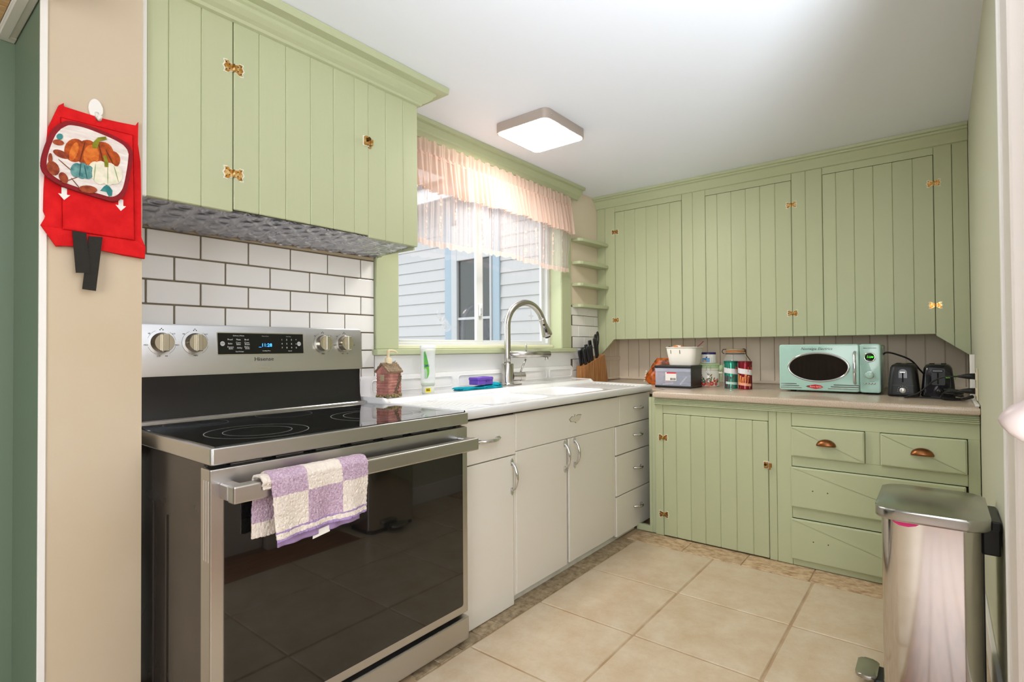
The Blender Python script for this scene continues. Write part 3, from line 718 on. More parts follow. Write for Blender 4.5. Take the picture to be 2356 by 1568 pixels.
STRAP = mat('black_webbing', (38, 34, 28), .85, bump=.5, bscale=260, bstretch=(1, 1, 3))
for P_, lf in (([(-.1759, 1.3261), (-.148, 1.3244), (-.14, 1.2258), (-.1686, 1.2234)], .0215), ([(-.1429, 1.3182), (-.1144, 1.3201), (-.1277, 1.182), (-.1554, 1.1846)], .0192)):
    bm = B(); prism(bm, P_[::-1], FY, YP-lf-.0018, YP-lf); obj('strap', bm, STRAP, fb)
ph = thing('pot_holder', 'quilted pot holder printed with orange and white pumpkins and red binding', 'pot holder', (-.140, YP-.02, 1.41))
HC = [[-0.24399509, 0.00025620623, 1.264881e-06, -4.5882937e-10], [1.6306942, 9.3861938e-05, -0.00030015104, -4.8263889e-08]]
def PH(u, v, d):     # print coordinates (u right, v down) on the hanging pot holder
    return (HC[0][0]+HC[0][1]*u+HC[0][2]*v+HC[0][3]*u*v, YP-.0205-d, HC[1][0]+HC[1][1]*u+HC[1][2]*v+HC[1][3]*u*v)
OL = [(210, 193), (330, 215), (480, 270), (640, 340), (735, 410), (742, 500), (715, 660), (680, 770), (600, 830), (480, 805), (300, 750), (150, 690), (50, 610), (28, 520), (60, 380), (120, 250)]
OC = catmull([(u, v, 0) for u, v in OL+OL[:1]], 4)[:-1]
OL = [(p.x, p.y) for p in OC][::-1]
bm = B(); prism(bm, OL, PH, 0, .010, bev=.003, seg=2); obj('binding', bm, mat('dark_red_binding', (132, 16, 24), .85, bump=.4, bscale=300), ph)
bm = B(); prism(bm, [(388+(u-388)*.89, 510+(v-510)*.885) for u, v in OL], PH, .004, .0115, bev=.0025, seg=2); pf = obj('quilted_front', bm, mat('white_wood_print', (232, 224, 216), .9, c2=(214, 200, 192), nscale=30, stretch=(1, 1, 4), bump=.5, bscale=60), ph)
def motif(name, polys, col, col2, lift=.0122, rough=.9):
    if any(q in name for q in ('leaf', 'stem', 'vine', 'rib')) and len(polys) > 1:
        for q_, p in enumerate(polys): motif(name, [p], col, col2, lift+.00007*q_)
        return
    bm = B()
    for q_, p in enumerate(polys): prism(bm, p, PH, lift-.0008, lift+.00007*q_)
    return obj(name, bm, mat('print_'+name, col, rough, c2=col2, nscale=70), pf)
motif('orange_pumpkin', [ell(275, 430, 82, 92, 20), ell(560, 505, 75, 72, 20), ell(365, 445, 90, 98, 20), ell(480, 460, 100, 98, 20)], (186, 84, 24), (136, 52, 12))
motif('pumpkin_highlight', [ell(265, 440, 30, 75, 20, .3), ell(400, 470, 62, 84, 20)], (214, 122, 44), (186, 82, 22), .0127)
motif('pumpkin_rib', [ell(330, 440, 5, 85, 12, .25), ell(475, 450, 5, 85, 12, -.25), ell(545, 480, 5, 65, 12, -.5)], (112, 44, 12), (96, 34, 10), .0130)
motif('white_pumpkin', [ell(425, 585, 52, 68, 20), ell(590, 625, 62, 72, 20), ell(470, 605, 66, 92, 20), ell(540, 615, 70, 88, 20)], (236, 224, 204), (214, 212, 184), .0131)
motif('white_rib', [ell(530, 615, 3.5, 84, 12), ell(600, 615, 3.5, 70, 12, -.3), ell(425, 600, 3.5, 66, 12, .1)], (150, 168, 120), (130, 150, 100), .0136)
motif('teal_pumpkin', [ell(285, 585, 46, 56, 18), ell(375, 602, 44, 54, 18), ell(330, 590, 46, 64, 18)], (110, 156, 150), (60, 112, 112), .0131)
motif('teal_rib', [ell(312, 585, 4, 56, 12, .1), ell(355, 600, 4, 56, 12, -.2)], (46, 90, 92), (40, 84, 84), .0136)
motif('stem', [[(405, 410), (445, 415), (465, 360), (520, 345), (515, 322), (450, 330), (410, 370)][::-1], [(505, 560), (535, 562), (535, 520), (515, 470), (490, 475), (500, 500)][::-1]], (140, 136, 34), (108, 110, 20), .0138)
motif('leaf', [ell(172, 460, 66, 27, 14, .45), ell(112, 570, 42, 60, 14, -.5), ell(188, 645, 30, 48, 14, -.5), ell(375, 735, 72, 30, 14, .12), ell(92, 495, 16, 44, 14), ell(150, 368, 42, 22, 14, .2)], (164, 76, 40), (116, 44, 24), .0126)
motif('teal_leaf', [[(470, 745), (520, 755), (540, 790), (565, 785), (570, 745), (545, 712), (520, 700), (500, 712)][::-1], ell(160, 322, 24, 24, 12)], (36, 112, 112), (70, 140, 136), .0127)
motif('vine', [ell(200, 545, 70, 3, 14, .75), ell(235, 660, 90, 3, 14, -.35), ell(280, 690, 60, 3, 14, .9)], (120, 70, 40), (100, 56, 30), .0126)

# ============================================================ SINK TOP
YS = -.6515; ZS = .8075
sk = thing('kitchen_sink', 'white enamel double-bowl sink top with ribbed drainboards and low backsplash', 'sink', (1.65, -.33, .77))
def sd_rr(x, y, x0, x1, y0, y1, r):
    qx = abs(x-(x0+x1)/2)-(x1-x0)/2+r; qy = abs(y-(y0+y1)/2)-(y1-y0)/2+r
    return min(max(qx, qy), 0)+math.hypot(max(qx, 0), max(qy, 0))-r
def sstep(a, b_, t):
    t = max(0, min(1, (t-a)/(b_-a))); return t*t*(3-2*t)
BAS = ((1.075, 1.535, -.575, -.235), (1.60, 2.055, -.575, -.235))
def sx1(y): return 2.446+(y-YS)*(2.585-2.446)/(0-YS)
def zsink(x, y):
    z = ZS+.017*sstep(-.215, -.185, y)
    fl = 0
    for b_ in BAS:
        d = sd_rr(x, y, *b_, .07); z -= .150*sstep(.006, -.045, d); fl = max(fl, sstep(.05, .0, d))
    e = min(x-.862, sx1(y)-x, y-YS)                      # raised outer rim
    z += .005*sstep(.030, .012, e)
    m = (1-fl)*sstep(-.20, -.24, y)*sstep(.03, .05, e)
    if x < 1.06 or x > 2.07: z -= .004*m*(1 if True else 0)+.0028*m*(.5+.5*math.cos(y*2*PI/.027))
    return z
bm = B(); nx, ny = 330, 124; vs = []
for j in range(ny+1):
    y = YS+(-.012-YS)*j/ny
    vs.append([bm.verts.new((.862+(sx1(y)-.862)*i/nx, y, zsink(.862+(sx1(y)-.862)*i/nx, y))) for i in range(nx+1)])
for j in range(ny):
    for i in range(nx): bm.faces.new((vs[j][i], vs[j][i+1], vs[j+1][i+1], vs[j+1][i])).smooth = True
def skirt(row, off):
    prev = None
    for k_, (dz, dd) in enumerate(((-.004, .003), (-.012, .0045), (-.036, .0045), (-.038, -.01))):
        cur_ = [bm.verts.new((v_.co.x+off[0]*dd, v_.co.y+off[1]*dd, ZS+.005+dz)) for v_ in row]
        src = prev or row
        for i in range(len(row)-1): bm.faces.new((src[i+1], src[i], cur_[i], cur_[i+1])).smooth = True
        prev = cur_
skirt(vs[0], (0, -1)); skirt([vs[j][-1] for j in range(ny+1)], (1, 0)); skirt([vs[j][0] for j in range(ny, -1, -1)], (-1, 0))
bmesh.ops.recalc_face_normals(bm, faces=bm.faces[:])
obj('basin_top', bm, ENAMEL, sk)
bm = B(); prism(bm, rrect(.863, 2.572, .80, .912, .022, 5), FY, -.034, -.0085, bev=.007, seg=3); bs = autosmooth(obj('backsplash', bm, ENAMEL, sk), 50)
for a, b_ in ((.92, 1.42), (1.46, 1.96), (2.0, 2.26), (2.285, 2.55)):
    bm = B(); n_ = rrect(a, b_, .838, .895, .016, 4); inner = rrect(a+.006, b_-.006, .844, .889, .012, 4)
    v0 = [bm.verts.new((u, -.0342, v)) for u, v in n_]; v1 = [bm.verts.new((u*.5+u2_*.5, -.0385, v*.5+v2_*.5)) for (u, v), (u2_, v2_) in zip(n_, inner)]; v2 = [bm.verts.new((u, -.0342, v)) for u, v in inner]
    for A_, B_ in ((v0, v1), (v1, v2)):
        for i in range(len(A_)): bm.faces.new((A_[i], A_[(i+1) % len(A_)], B_[(i+1) % len(A_)], B_[i])).smooth = True
    bmesh.ops.recalc_face_normals(bm, faces=bm.faces[:]); obj('embossed_panel', bm, ENAMEL, bs)
for cx in (1.305, 1.83):
    bm = B(); lathe(bm, [(0, 0), (.04, 0), (.042, .004), (.036, .006), (.0, .004)], (cx, -.40, .6605), 24); obj('drain', bm, CHROME, sk)

# ============================================================ SINK BASE CABINET
YCB = -.6315
sc = thing('sink_cabinet', 'cream painted metal sink cabinet with chrome handles under white sink', 'cabinet', (1.66, -.30, 0))
bx('body', CREAM, sc, .862, 2.455, -.612, -.02, .034, .652)
bx('front_rail', CREAM, sc, .862, 2.455, -.612, -.585, .652, .766)
bx('kick_board', mat('kick_white', (222, 220, 210), .5, c2=(180, 176, 164), nscale=14, lo=.5, hi=.8), sc, .862, 2.303, -.604, -.59, 0, .036)
bx('shadow_reveal', DARKGAP, sc, .866, 2.45, -.617, -.611, .04, .768)
def chrome_pull(parent, c, vert, s=1.0):
    c = Vector(c); L_ = V(0, 0, 1) if vert else V(1, 0, 0); W_ = V(1, 0, 0) if vert else V(0, 0, 1); O = V(0, -1, 0)
    bm = B()
    pts = [c+L_*(-.058*s)+O*.0015, c+L_*(-.048*s)+O*.012, c+L_*(-.030*s)+O*.024, c+O*.029, c+L_*(.030*s)+O*.024, c+L_*(.048*s)+O*.012, c+L_*(.058*s)+O*.0015]
    P_ = catmull(pts, 5); tube(bm, P_, [.0040+.0028*math.sin(PI*i/(len(P_)-1)) for i in range(len(P_))], 8)
    for sg in (-1, 1):
        a = c+L_*sg*.064*s
        vsq = [a+L_*sg*.010*s, a+W_*.008*s, a-L_*sg*.020*s+W_*.006*s, a-L_*sg*.020*s-W_*.006*s, a-W_*.008*s]
        q0 = [bm.verts.new(v_) for v_ in vsq]; q1 = [bm.verts.new(v_+O*.005) for v_ in vsq]
        bm.faces.new(q1); bm.faces.new(q0[::-1])
        for i in range(5): bm.faces.new((q0[i], q0[(i+1) % 5], q1[(i+1) % 5], q1[i]))
    bmesh.ops.recalc_face_normals(bm, faces=bm.faces[:])
    obj('handle', bm, CHROME, parent)
def front(name, x0, x1, z0, z1, yf=YCB, th=.018):
    return bx(name, CREAM, sc, x0, x1, yf, yf+th, z0, z1, .003, 2)
d = front('drawer', .866, 1.180, .603, .764); chrome_pull(d, (1.010, YCB, .683), False, 1.0)
d = front('door', .866, 1.166, .003, .5995); chrome_pull(d, (1.152, YCB, .517), True)
front('apron_panel', 1.182, 2.081, .613, .766)
bx('filler_stile', CREAM, sc, 1.168, 1.18, YCB+.002, YCB+.018, .035, .60)
d = front('door', 1.182, 1.560, .036, .611); chrome_pull(d, (1.540, YCB, .535), True)
d = front('door', 1.577, 2.000, .040, .611); chrome_pull(d, (1.624, YCB, .540), True)
front('stile', 2.004, 2.036, .040, .611, YCB+.004, .014)
d = front('drawer', 2.083, 2.468, .613, .768); chrome_pull(d, (2.297, YCB, .693), False, .72)
for z0, z1 in ((.457, .6085), (.240, .452), (.026, .235)):
    d = front('drawer', 2.040, 2.464, z0, z1); chrome_pull(d, (2.287, YCB, z0+(z1-z0)*.56), False, .72)
bm = B(); wing = [(-.052, .002), (-.030, .013), (-.012, .010), (-.006, .019), (.004, .012), (.022, .016), (.050, .014), (.044, .002), (.030, -.008), (.012, -.010), (.002, -.019), (-.008, -.012), (-.040, -.010)]
prism(bm, [(1.637+u, .697+v) for u, v in wing], FY, YCB-.0035, YCB-.0002, bev=.001); obj('emblem', bm, mat('emblem_cream', (206, 198, 178), .3), sc)
bm = B(); prism(bm, [(1.637+u*1.06, .697+v*1.12) for u, v in wing], FY, YCB-.0012, YCB+.001); obj('emblem_back', bm, mat('emblem_dark', (110, 100, 84), .4), sc)

# ============================================================ GREEN BASE CABINET + COUNTERTOP
bc = thing('base_cabinet', 'green painted base cabinet with plank door and copper cup-pull drawers', 'cabinet', (2.7, -1.42, 0))
bx('body', GREEN2, bc, XF+.022, XR-.003, YR+.003, -.742, .0, .752)
bx('body_corner', GREEN2, bc, 2.62, XR-.003, -.742, -.022, .0, .752)
bx('toe_return', GREEN2, bc, XF+.012, XF+.03, -.7135, -.620, 0, .034)
bx('end_filler', GREEN2, bc, XF+.014, XF+.03, -.7138, -.698, 0, .752)
bx('end_filler', GREEN2, bc, XF+.016, 2.60, -.744, -.714, 0, .752)
def fr(y0, y1, z0, z1, m=GREEN, dx=0, th=.021, name='frame_board', bev=.0015, parent=None):
    return bx(name, m, parent or bc, XF+dx, XF+dx+th, min(y0, y1)+.0006, max(y0, y1)-.0006, z0, z1, bev)
fr(-.739, -.785, .0, .720); fr(-.785, -1.322, .668, .720); fr(-1.322, -1.358, 0, .720); fr(-1.358, -1.424, 0, .720)
fr(-1.424, YR+.002, .654, .720); fr(-1.424, -2.062, .465, .512); fr(-1.424, -2.062, .222, .275); fr(-1.424, YR+.002, .0, .030)
fr(-1.716, -1.772, .512, .654); fr(-2.062, YR+.002, .03, .654)
bx('shadow_backing', DARKGAP, bc, XF+.014, XF+.022, YR+.004, -.745, .002, .70)
bx('moulding', GREEN2, bc, XF-.010, XF, YR+.002, -.739, .7165, .7525, .003)
for z in (.7185, .7260, .7335, .7410): bx('reed', GREEN2, bc, XF-.0165, XF-.009, YR+.002, -.739, z, z+.0052, .0024)
dp = fr(-.7875, -1.3195, .006, .664, DARKGAP, .006, .008, 'door', 0)
ed = (-.7865, -.860, -.938, -1.014, -1.091, -1.171, -1.249, -1.3205)
for a, b_ in zip(ed, ed[1:]): bx('board', GREEN, dp, XF-.001, XF+.017, b_+.0002, a-.0002, .004, .6655, .0026)
hinge(bc, (XF-.001, -.786, .536), YM, FXM, .95); hinge(bc, (XF-.001, -.786, .117), YM, FXM, .95)
latch(bc, (XF-.001, -1.3205, .456), YM, FXM, .85)
SCUFF = mat('bare_spot', (112, 74, 44), .8)
def drawer(y0, y1, z0, z1, pull=None, holes=None):
    bm = B(); prism(bm, rrect(y1, y0, z0, z1, .004, 2), lambda u, v, d: (d, u, v), XF+.0, XF-.016, bev=.006, seg=2)
    o = obj('drawer', bm, GREEN, bc)
    if pull:
        py, pz = pull; bm = B(); n = 16; mrow = []
        for i in range(n+1):                 # quarter-dome cup
            a = PI*i/n; row = []
            for j in range(7):
                t = (PI/2)*j/6
                row.append(bm.verts.new((XF-.016-.026*math.sin(t)*math.sin(a)**.6-.0005, py+.040*math.cos(a), pz-.012+.030*math.sin(a)*math.cos(t))))
            mrow.append(row)
        for i in range(n):
            for j in range(6): bm.faces.new((mrow[i][j], mrow[i+1][j], mrow[i+1][j+1], mrow[i][j+1])).smooth = True
        bmesh.ops.remove_doubles(bm, verts=bm.verts[:], dist=.0002); bmesh.ops.recalc_face_normals(bm, faces=bm.faces[:])
        q = obj('cup_pull', bm, COPPER, o); q.modifiers.new('thick', 'SOLIDIFY').thickness = .0025
    if holes:
        bm = B()
        for hy, hz in holes: lathe(bm, [(0, 0), (.003, 0), (.003, .0008), (0, .0008)], (XF-.016, hy, hz), 8, '-X')
        obj('screw_hole', bm, SCUFF, o)
drawer(-1.424, -1.716, .513, .653, (-1.569, .588)); drawer(-1.772, -2.060, .513, .653, (-1.917, .588))
drawer(-1.420, -2.055, .274, .464, None, ((-1.512, .362), (-1.572, .362))); drawer(-1.418, -2.052, .029, .221, None, ((-1.512, .128), (-1.572, .128)))

ctop = thing('countertop', 'beige speckled laminate countertop along the cabinet wall', 'countertop', (2.78, -1.0, .753))
poly = [(XCT, YR+.002), (XR-.001, YR+.002), (XR-.001, -.0205), (2.606, -.0205), (2.470, -.655), (2.470, -.739), (XCT, -.739)]
bm = B(); prism(bm, poly, FZ, .7535, .786, bev=.008, seg=3); autosmooth(obj('slab', bm, COUNTER, ctop), 50)
bx('raw_edge', mat('raw_particleboard', (128, 78, 44), .9), ctop, XCT+.004, XCT+.03, YR+.0005, YR+.0022, .757, .782)

# ============================================================ WALL CABINETS ON THE RIGHT
rc = thing('wall_cabinet', 'long green plank wall cabinet with three doors above the beige countertop', 'cabinet', (3.13, -1.05, 1.09))
bx('body', GREEN2, rc, XU+.021, XR-.013, YR+.003, -.021, 1.094, ZC-.002)
bx('shadow_backing', DARKGAP, rc, XU+.014, XU+.021, YR+.004, -.004, 1.096, 2.05)
def rb(y0, y1, z0, z1, dx=0, parent=None, th=.018):
    return bx('board', GREEN, parent or rc, XU+dx, XU+dx+th, y1+.0002, y0-.0002, z0, z1, .0026)
zt = 2.058
# sloped end boards
def slope(pts):
    bm = B(); prism(bm, pts, lambda u, v, d: (d, u, v), XU, XU+.018, bev=.0012); obj('board', bm, GREEN, rc)
slope([(-.001, .952), (-.001, zt), (-.0675, zt), (-.0675, 1.019)]); slope([(-.0690, 1.021), (-.0690, zt), (-.1485, zt), (-.1485, 1.0905), (-.133, 1.0905)])
rb(-.644, -.717, 1.0895, zt); rb(-.717, -.800, 1.0895, zt); rb(-1.306, -1.380, 1.0895, zt); rb(-1.380, -1.4645, 1.0895, zt)
slope([(-1.9665, 1.082), (-1.9665, zt), (-2.038, zt), (-2.038, 1.027)]); slope([(-2.040, 1.0255), (-2.040, zt), (YR+.002, zt), (YR+.002, .979)])
for y0, y1 in ((-.1495, -.643), (-.801, -1.305), (-1.4655, -1.9655)): bx('rail', GREEN, rc, XU, XU+.018, y1, y0, 2.0125, zt, .001)
for ed in ((-.1505, -.224, -.307, -.390, -.476, -.562, -.642), (-.8015, -.876, -.962, -1.049, -1.132, -1.217, -1.3045), (-1.4665, -1.533, -1.619, -1.708, -1.793, -1.880, -1.9645)):
    dp = bx('door', DARKGAP, rc, XU+.006, XU+.013, ed[-1]+.002, ed[0]-.002, 1.092, 2.008)
    for a, b_ in zip(ed, ed[1:]): rb(a, b_, 1.0895, 2.0105, -.001, dp)
for y, z in ((-.1505, 1.867), (-.1505, 1.229), (-1.3055, 1.866), (-1.3055, 1.226), (-1.966, 1.864), (-1.966, 1.237)): hinge(rc, (XU-.001, y, z), YM, FXM, .98)
prof = [(0, 2.050), (.010, 2.053), (.016, 2.062), (.018, 2.070), (.034, 2.084), (.040, 2.098), (.052, 2.102), (.054, 2.110), (.068, 2.113), (.070, ZC-.001), (0, ZC-.001)]
bm = B(); prism(bm, [(XU-d_, z) for d_, z in prof], lambda u, v, d: (u, d, v), YR+.002, -.001); autosmooth(obj('crown_moulding', bm, GREEN2, rc), 35)

# corner shelves
for z, wd in ((1.786, 'topmost'), (1.628, 'second from top'), (1.478, 'third from top'), (1.332, 'lowest')):
    P_ = [(2.612, -.0005), (2.612, -.058)]+[(2.612+.05*(1-math.cos(t)), -.058-.05*math.sin(t)) for t in (i*PI/2/6 for i in range(1, 7))]+[(2.94, -.108), (XU-.001, -.108), (XU-.001, -.0005)]
    P_ = [(2.615, -.0005), (2.615, -.050), (2.625, -.066), (2.645, -.076), (2.80, -.092), (2.945, -.098), (XU-.001, -.094), (XU-.001, -.0005)]
    bm = B(); prism(bm, P_, FZ, z-.022, z, bev=.004, seg=2)
    tag(obj('corner_shelf', bm, GREEN2), 'small green rounded corner shelf beside the window, %s of four' % wd, 'shelf', 'green corner shelves beside the window')

# ============================================================ FAUCET
ZD = .8245
fc = thing('faucet', 'brushed nickel gooseneck faucet with pull-down head and filter spout', 'faucet', (1.795, -.092, ZD))
fx, fy = 1.795, -.092
bm = B(); prism(bm, ell(fx+.005, fy, .120, .030, 40), FZ, ZD, ZD+.005, bev=.002); autosmooth(obj('deck_plate', bm, NICKEL, fc))
bm = B(); lathe(bm, [(0, 0), (.0375, 0), (.0375, .006), (.034, .010), (.034, .114), (.032, .117), (0, .117)], (fx, fy, ZD+.004), 32); autosmooth(obj('body', bm, NICKEL, fc))
# neck arcs toward the camera-right (direction D in plan)
Dn = Vector((.93, -.12, 0)).normalized()
Rr = .107; ztop = 1.298-.012
neck = [Vector((fx, fy, ZD+.11+i*.03)) for i in range(10)]
cz = 1.298-Rr-.01
neck = [Vector((fx, fy, ZD+.11)), Vector((fx, fy, 1.0)), Vector((fx, fy, 1.06)), Vector((fx, fy, 1.12)), Vector((fx, fy, cz))]
Rr = .148
cz = 1.300-Rr*.0-.0
cz = 1.155
neck = [Vector((fx, fy, z)) for z in (ZD+.11, .98, 1.03, 1.08, 1.12, cz)]
for i in range(1, 21):
    a = math.radians(8*i); neck.append(Vector((fx, fy, cz))+Dn*Rr*(1-math.cos(a))+Vector((0, 0, 1))*.138*math.sin(a))
bm = B(); tube(bm, neck, .0185, 16); obj('gooseneck', bm, NICKEL, fc)
e0 = neck[-1]; ed_ = (neck[-1]-neck[-2]).normalized()
bm = B(); tube(bm, [e0-ed_*.004, e0+ed_*.0, e0+ed_*.03, e0+ed_*.09, e0+ed_*.105], [.0185, .0195, .0205, .031, .031], 18); sh = obj('spray_head', bm, NICKEL, fc)
side = (Vector((-.80, -.60, 0))-ed_*Vector((-.80, -.60, 0)).dot(ed_)).normalized()
bm = B(); tube(bm, [e0+ed_*.030+side*.018, e0+ed_*.030+side*.0225], .007, 12); tube(bm, [e0+ed_*.050+side*.020, e0+ed_*.078+side*.028], .0075, 8); obj('spray_button', bm, BLACKP, sh)
bm = B(); tube(bm, [e0+ed_*.104, e0+ed_*.118], .017, 12); obj('nozzle', bm, BLACKP, sh)
D2 = Vector((.88, -.47, 0)).normalized()
bm = B(); p0 = Vector((fx, fy, .996)); tube(bm, [p0, p0+D2*.265], .0185, 16); sp = obj('filter_spout', bm, NICKEL, fc)
bm = B(); q = p0+D2*.245; tube(bm, [q-V(0, 0, .012), q-V(0, 0, .036)], .010, 12); obj('spout_tip', bm, NICKEL, sp)
bm = B(); q = p0+D2*.265; tube(bm, [q, q+D2*.001], .0165, 16); obj('spout_cap', bm, mat('dark_steel', (96, 96, 98), .35, 1), sp)
bm = B(); q = p0+D2*.115; tube(bm, [q+V(0, 0, .015), q+V(0, 0, .060)], .0042, 8); obj('spout_lever', bm, NICKEL, sp)
bm = B(); q = Vector((fx, fy, .872)); tube(bm, [q+D2*.03, q+D2*.075, q+D2*.076, q+D2*.102], [.0245, .0245, .026, .026], 20); sl = autosmooth(obj('handle_barrel', bm, NICKEL, fc), 40)
bm = B(); q = Vector((fx, fy, .892))+D2*.078; tube(bm, [q, q+V(.030, -.016, .078)], [.0048, .006], 10); obj('lever', bm, NICKEL, sl)

# ============================================================ BIRDHOUSE SOAP PUMP
sd = thing('soap_dispenser', 'ceramic soap pump shaped like a pink clapboard birdhouse', 'soap dispenser', (.937, -.135, ZD), math.radians(10))
PINKC = mat('pink_clapboard', (186, 128, 116), .55, c2=(150, 98, 88), nscale=40, bump=.3, bscale=60)
ROOFC = mat('brown_shingle_roof', (156, 130, 96), .6, c2=(112, 92, 70), nscale=50)
hw, hd_, hh = .041, .031, .112
bmx = B(); box(bmx, -hw, hw, -hd_, hd_, .006, hh); prism(bmx, [(-hd_, hh), (hd_, hh), (0, hh+.028)], lambda u, v, d: (d, u, v), -hw, hw)
hb = obj('house_body', bmx, PINKC, sd, False)
z = .014
while z < hh-.006:
    bm = B(); 
    for sgn in (-1, 1): prism(bm, [(sgn*hd_, z), (sgn*(hd_+.0026), z+.001), (sgn*hd_, z+.0115)], lambda u, v, d: (d, u, v), -hw, hw)
    for sgn in (-1, 1): prism(bm, [(sgn*hw, z), (sgn*(hw+.0024), z+.001), (sgn*hw, z+.0115)], lambda u, v, d: (u, d, v), -hd_, hd_)
    obj('clapboard', bm, PINKC, hb, False); z += .0125
rf = B()
for sgn in (-1, 1):
    prism(rf, [(sgn*.0375, hh-.006), (sgn*.0385, hh-.001), (0, hh+.0355), (0, hh+.029)], lambda u, v, d: (d, u, v), -hw-.006, hw+.006)
ro = obj('roof', rf, ROOFC, sd, False)
for r in range(5):
    bm = B(); t = r/5
    for sgn in (-1, 1):
        y0 = sgn*(.0395*(1-t)); zz = hh-.002+.0365*t
        for c in range(9):
            x0_ = -hw-.006+c*(2*hw+.012)/9+(r % 2)*.003
            prism(bm, [(y0, zz), (y0*.80, zz+.0072), (y0*.80, zz+.0098), (y0, zz+.0034)], lambda u, v, d: (d, u, v), x0_, min(x0_+.0088, hw+.006))
    obj('shingle_course', bm, ROOFC, ro, False)
bm = B()
random.seed(3)
for i in range(46):
    a = random.uniform(0, 2*PI); xx = random.choice((-1, 1))*(hw+.001) if i % 3 == 0 else random.uniform(-hw, hw); yy = random.uniform(-hd_, hd_) if i % 3 == 0 else random.choice((-1, 1, -1))*(hd_+.002)
    r_ = random.uniform(.004, .008); bmesh.ops.create_icosphere(bm, subdivisions=1, radius=r_, matrix=Matrix.Translation((xx, yy, random.uniform(.004, .014))))
obj('moulded_grass', bm, mat('moss_green', (104, 104, 62), .7, c2=(150, 124, 80), nscale=60), sd, False, True)
bm = B()
for i in range(60):
    t = i/59; xx = .004+.032*t+.012*math.sin(i*2.3)*(1-.4*t); zz = .014+.082*t+.006*math.sin(i*4.1)
    bmesh.ops.create_icosphere(bm, subdivisions=1, radius=.0026, matrix=Matrix.Translation((min(xx, .039), -hd_-.003, zz)))
obj('moulded_vine', bm, mat('vine_green', (98, 90, 66), .7), sd, False, True)
bm = B(); box(bm, -hw-.004, -hw-.001, -.012, .010, .072, .098, .001); obj('moulded_window', bm, mat('window_tan', (170, 156, 124), .6), sd, False)
IVORY = mat('ivory_plastic', (224, 206, 168), .35)
bm = B(); box(bm, -.020, .014, -.014, .014, hh+.008, hh+.034, .002); obj('chimney_block', bm, mat('stone_grey', (134, 118, 100), .7), sd, False)
bm = B(); lathe(bm, [(0, 0), (.0155, 0), (.0155, .022), (.013, .025), (.006, .025), (.006, .044), (.0072, .046), (.0072, .058), (0, .060)], (-.004, 0, hh+.032), 20); pu = autosmooth(obj('pump_collar', bm, IVORY, sd, False), 40)
bm = B(); tube(bm, catmull([(-.006, 0, hh+.088), (.014, -.004, hh+.088), (.030, -.008, hh+.085), (.041, -.011, hh+.078)], 4), [.006, .0055, .005, .0048, .0046, .0044, .0042, .004, .004, .004, .0038, .0036, .0034], 8); obj('pump_spout', bm, IVORY, pu, False)
bm = B(); bmesh.ops.create_icosphere(bm, subdivisions=2, radius=.004, matrix=Matrix.Translation((.030, -.002, hh+.038))@Matrix.Diagonal((2, .8, .8, 1))); bmesh.ops.create_icosphere(bm, subdivisions=1, radius=.0026, matrix=Matrix.Translation((.038, -.002, hh+.042)))
obj('moulded_bird', bm, mat('blue_bird', (120, 144, 150), .6), sd, False, True)

# ============================================================ DISH SOAP BOTTLE (upside-down style)
ds = thing('dish_soap_bottle', 'clear upside-down dish soap bottle with green leaf label and yellow sticker', 'bottle', (1.176, -.118, ZD), math.radians(-14))
CLR = mat('clear_plastic', (236, 240, 240), .15, alpha=.42, spec=.6)
bm = B(); n = 28; prof = [(.030, .034, .0), (.030, .020, .032), (.0335, .021, .040), (.0345, .022, .056), (.036, .022, .10), (.034, .0205, .135), (.033, .019, .165), (.0355, .019, .19), (.038, .018, .212)]
prof = [(.030, .019, .034), (.034, .021, .040), (.0345, .022, .060), (.036, .022, .10), (.0345, .0205, .135), (.034, .0195, .165), (.037, .0195, .19), (.039, .0185, .206)]
def squashed(prof, bm, n=28, cap=(True, True)):
    rings = []
    for rx, ry, z in prof: rings.append([bm.verts.new((rx*math.copysign(abs(math.cos(a))**.8, math.cos(a)), ry*math.copysign(abs(math.sin(a))**.8, math.sin(a)), z)) for a in (2*PI*i/n for i in range(n))])
    for i in range(len(rings)-1):
        for j in range(n): bm.faces.new((rings[i][j], rings[i][(j+1) % n], rings[i+1][(j+1) % n], rings[i+1][j])).smooth = True
    if cap[0]: bm.faces.new(rings[0][::-1])
    if cap[1]: bm.faces.new(rings[-1])
    return bm
obj('bottle_body', squashed(prof, bm), CLR, ds, False)
obj('bottle_base', squashed([(.039, .0186, .205), (.0395, .019, .214), (.038, .018, .222), (.030, .014, .225)], B()), mat('milky_plastic', (240, 242, 242), .3), ds, False)
obj('cap', squashed([(.027, .020, 0), (.029, .0205, .003), (.0285, .019, .034)], B()), mat('frosted_cap', (222, 226, 214), .25, alpha=.75), ds, False)
obj('soap_liquid', squashed([(.0285, .018, .036), (.0328, .020, .042), (.0335, .0205, .047)], B()), mat('green_liquid', (128, 158, 86), .1), ds, False)
leafp = [(-.028, .070), (-.020, .066), (-.012, .074), (-.006, .090), (-.005, .105), (-.007, .125), (-.012, .150), (-.018, .175), (-.024, .197), (-.029, .190)]
def onb(u, v, d): return (u, -.0215*(max(0, 1-abs(u/.036)**2.2))**.5-.0006-d, v)
bm = B(); prism(bm, leafp[::-1], onb, 0, .0008); obj('leaf_label', bm, mat('label_green', (98, 178, 48), .4, c2=(60, 150, 70), nscale=12), ds, False)
text('DAWN', .017, (-.0185, -.0240, .128), (1, .25, 0), ZN, mat('label_navy', (44, 54, 130), .5), ds, world=False, sx=.55)
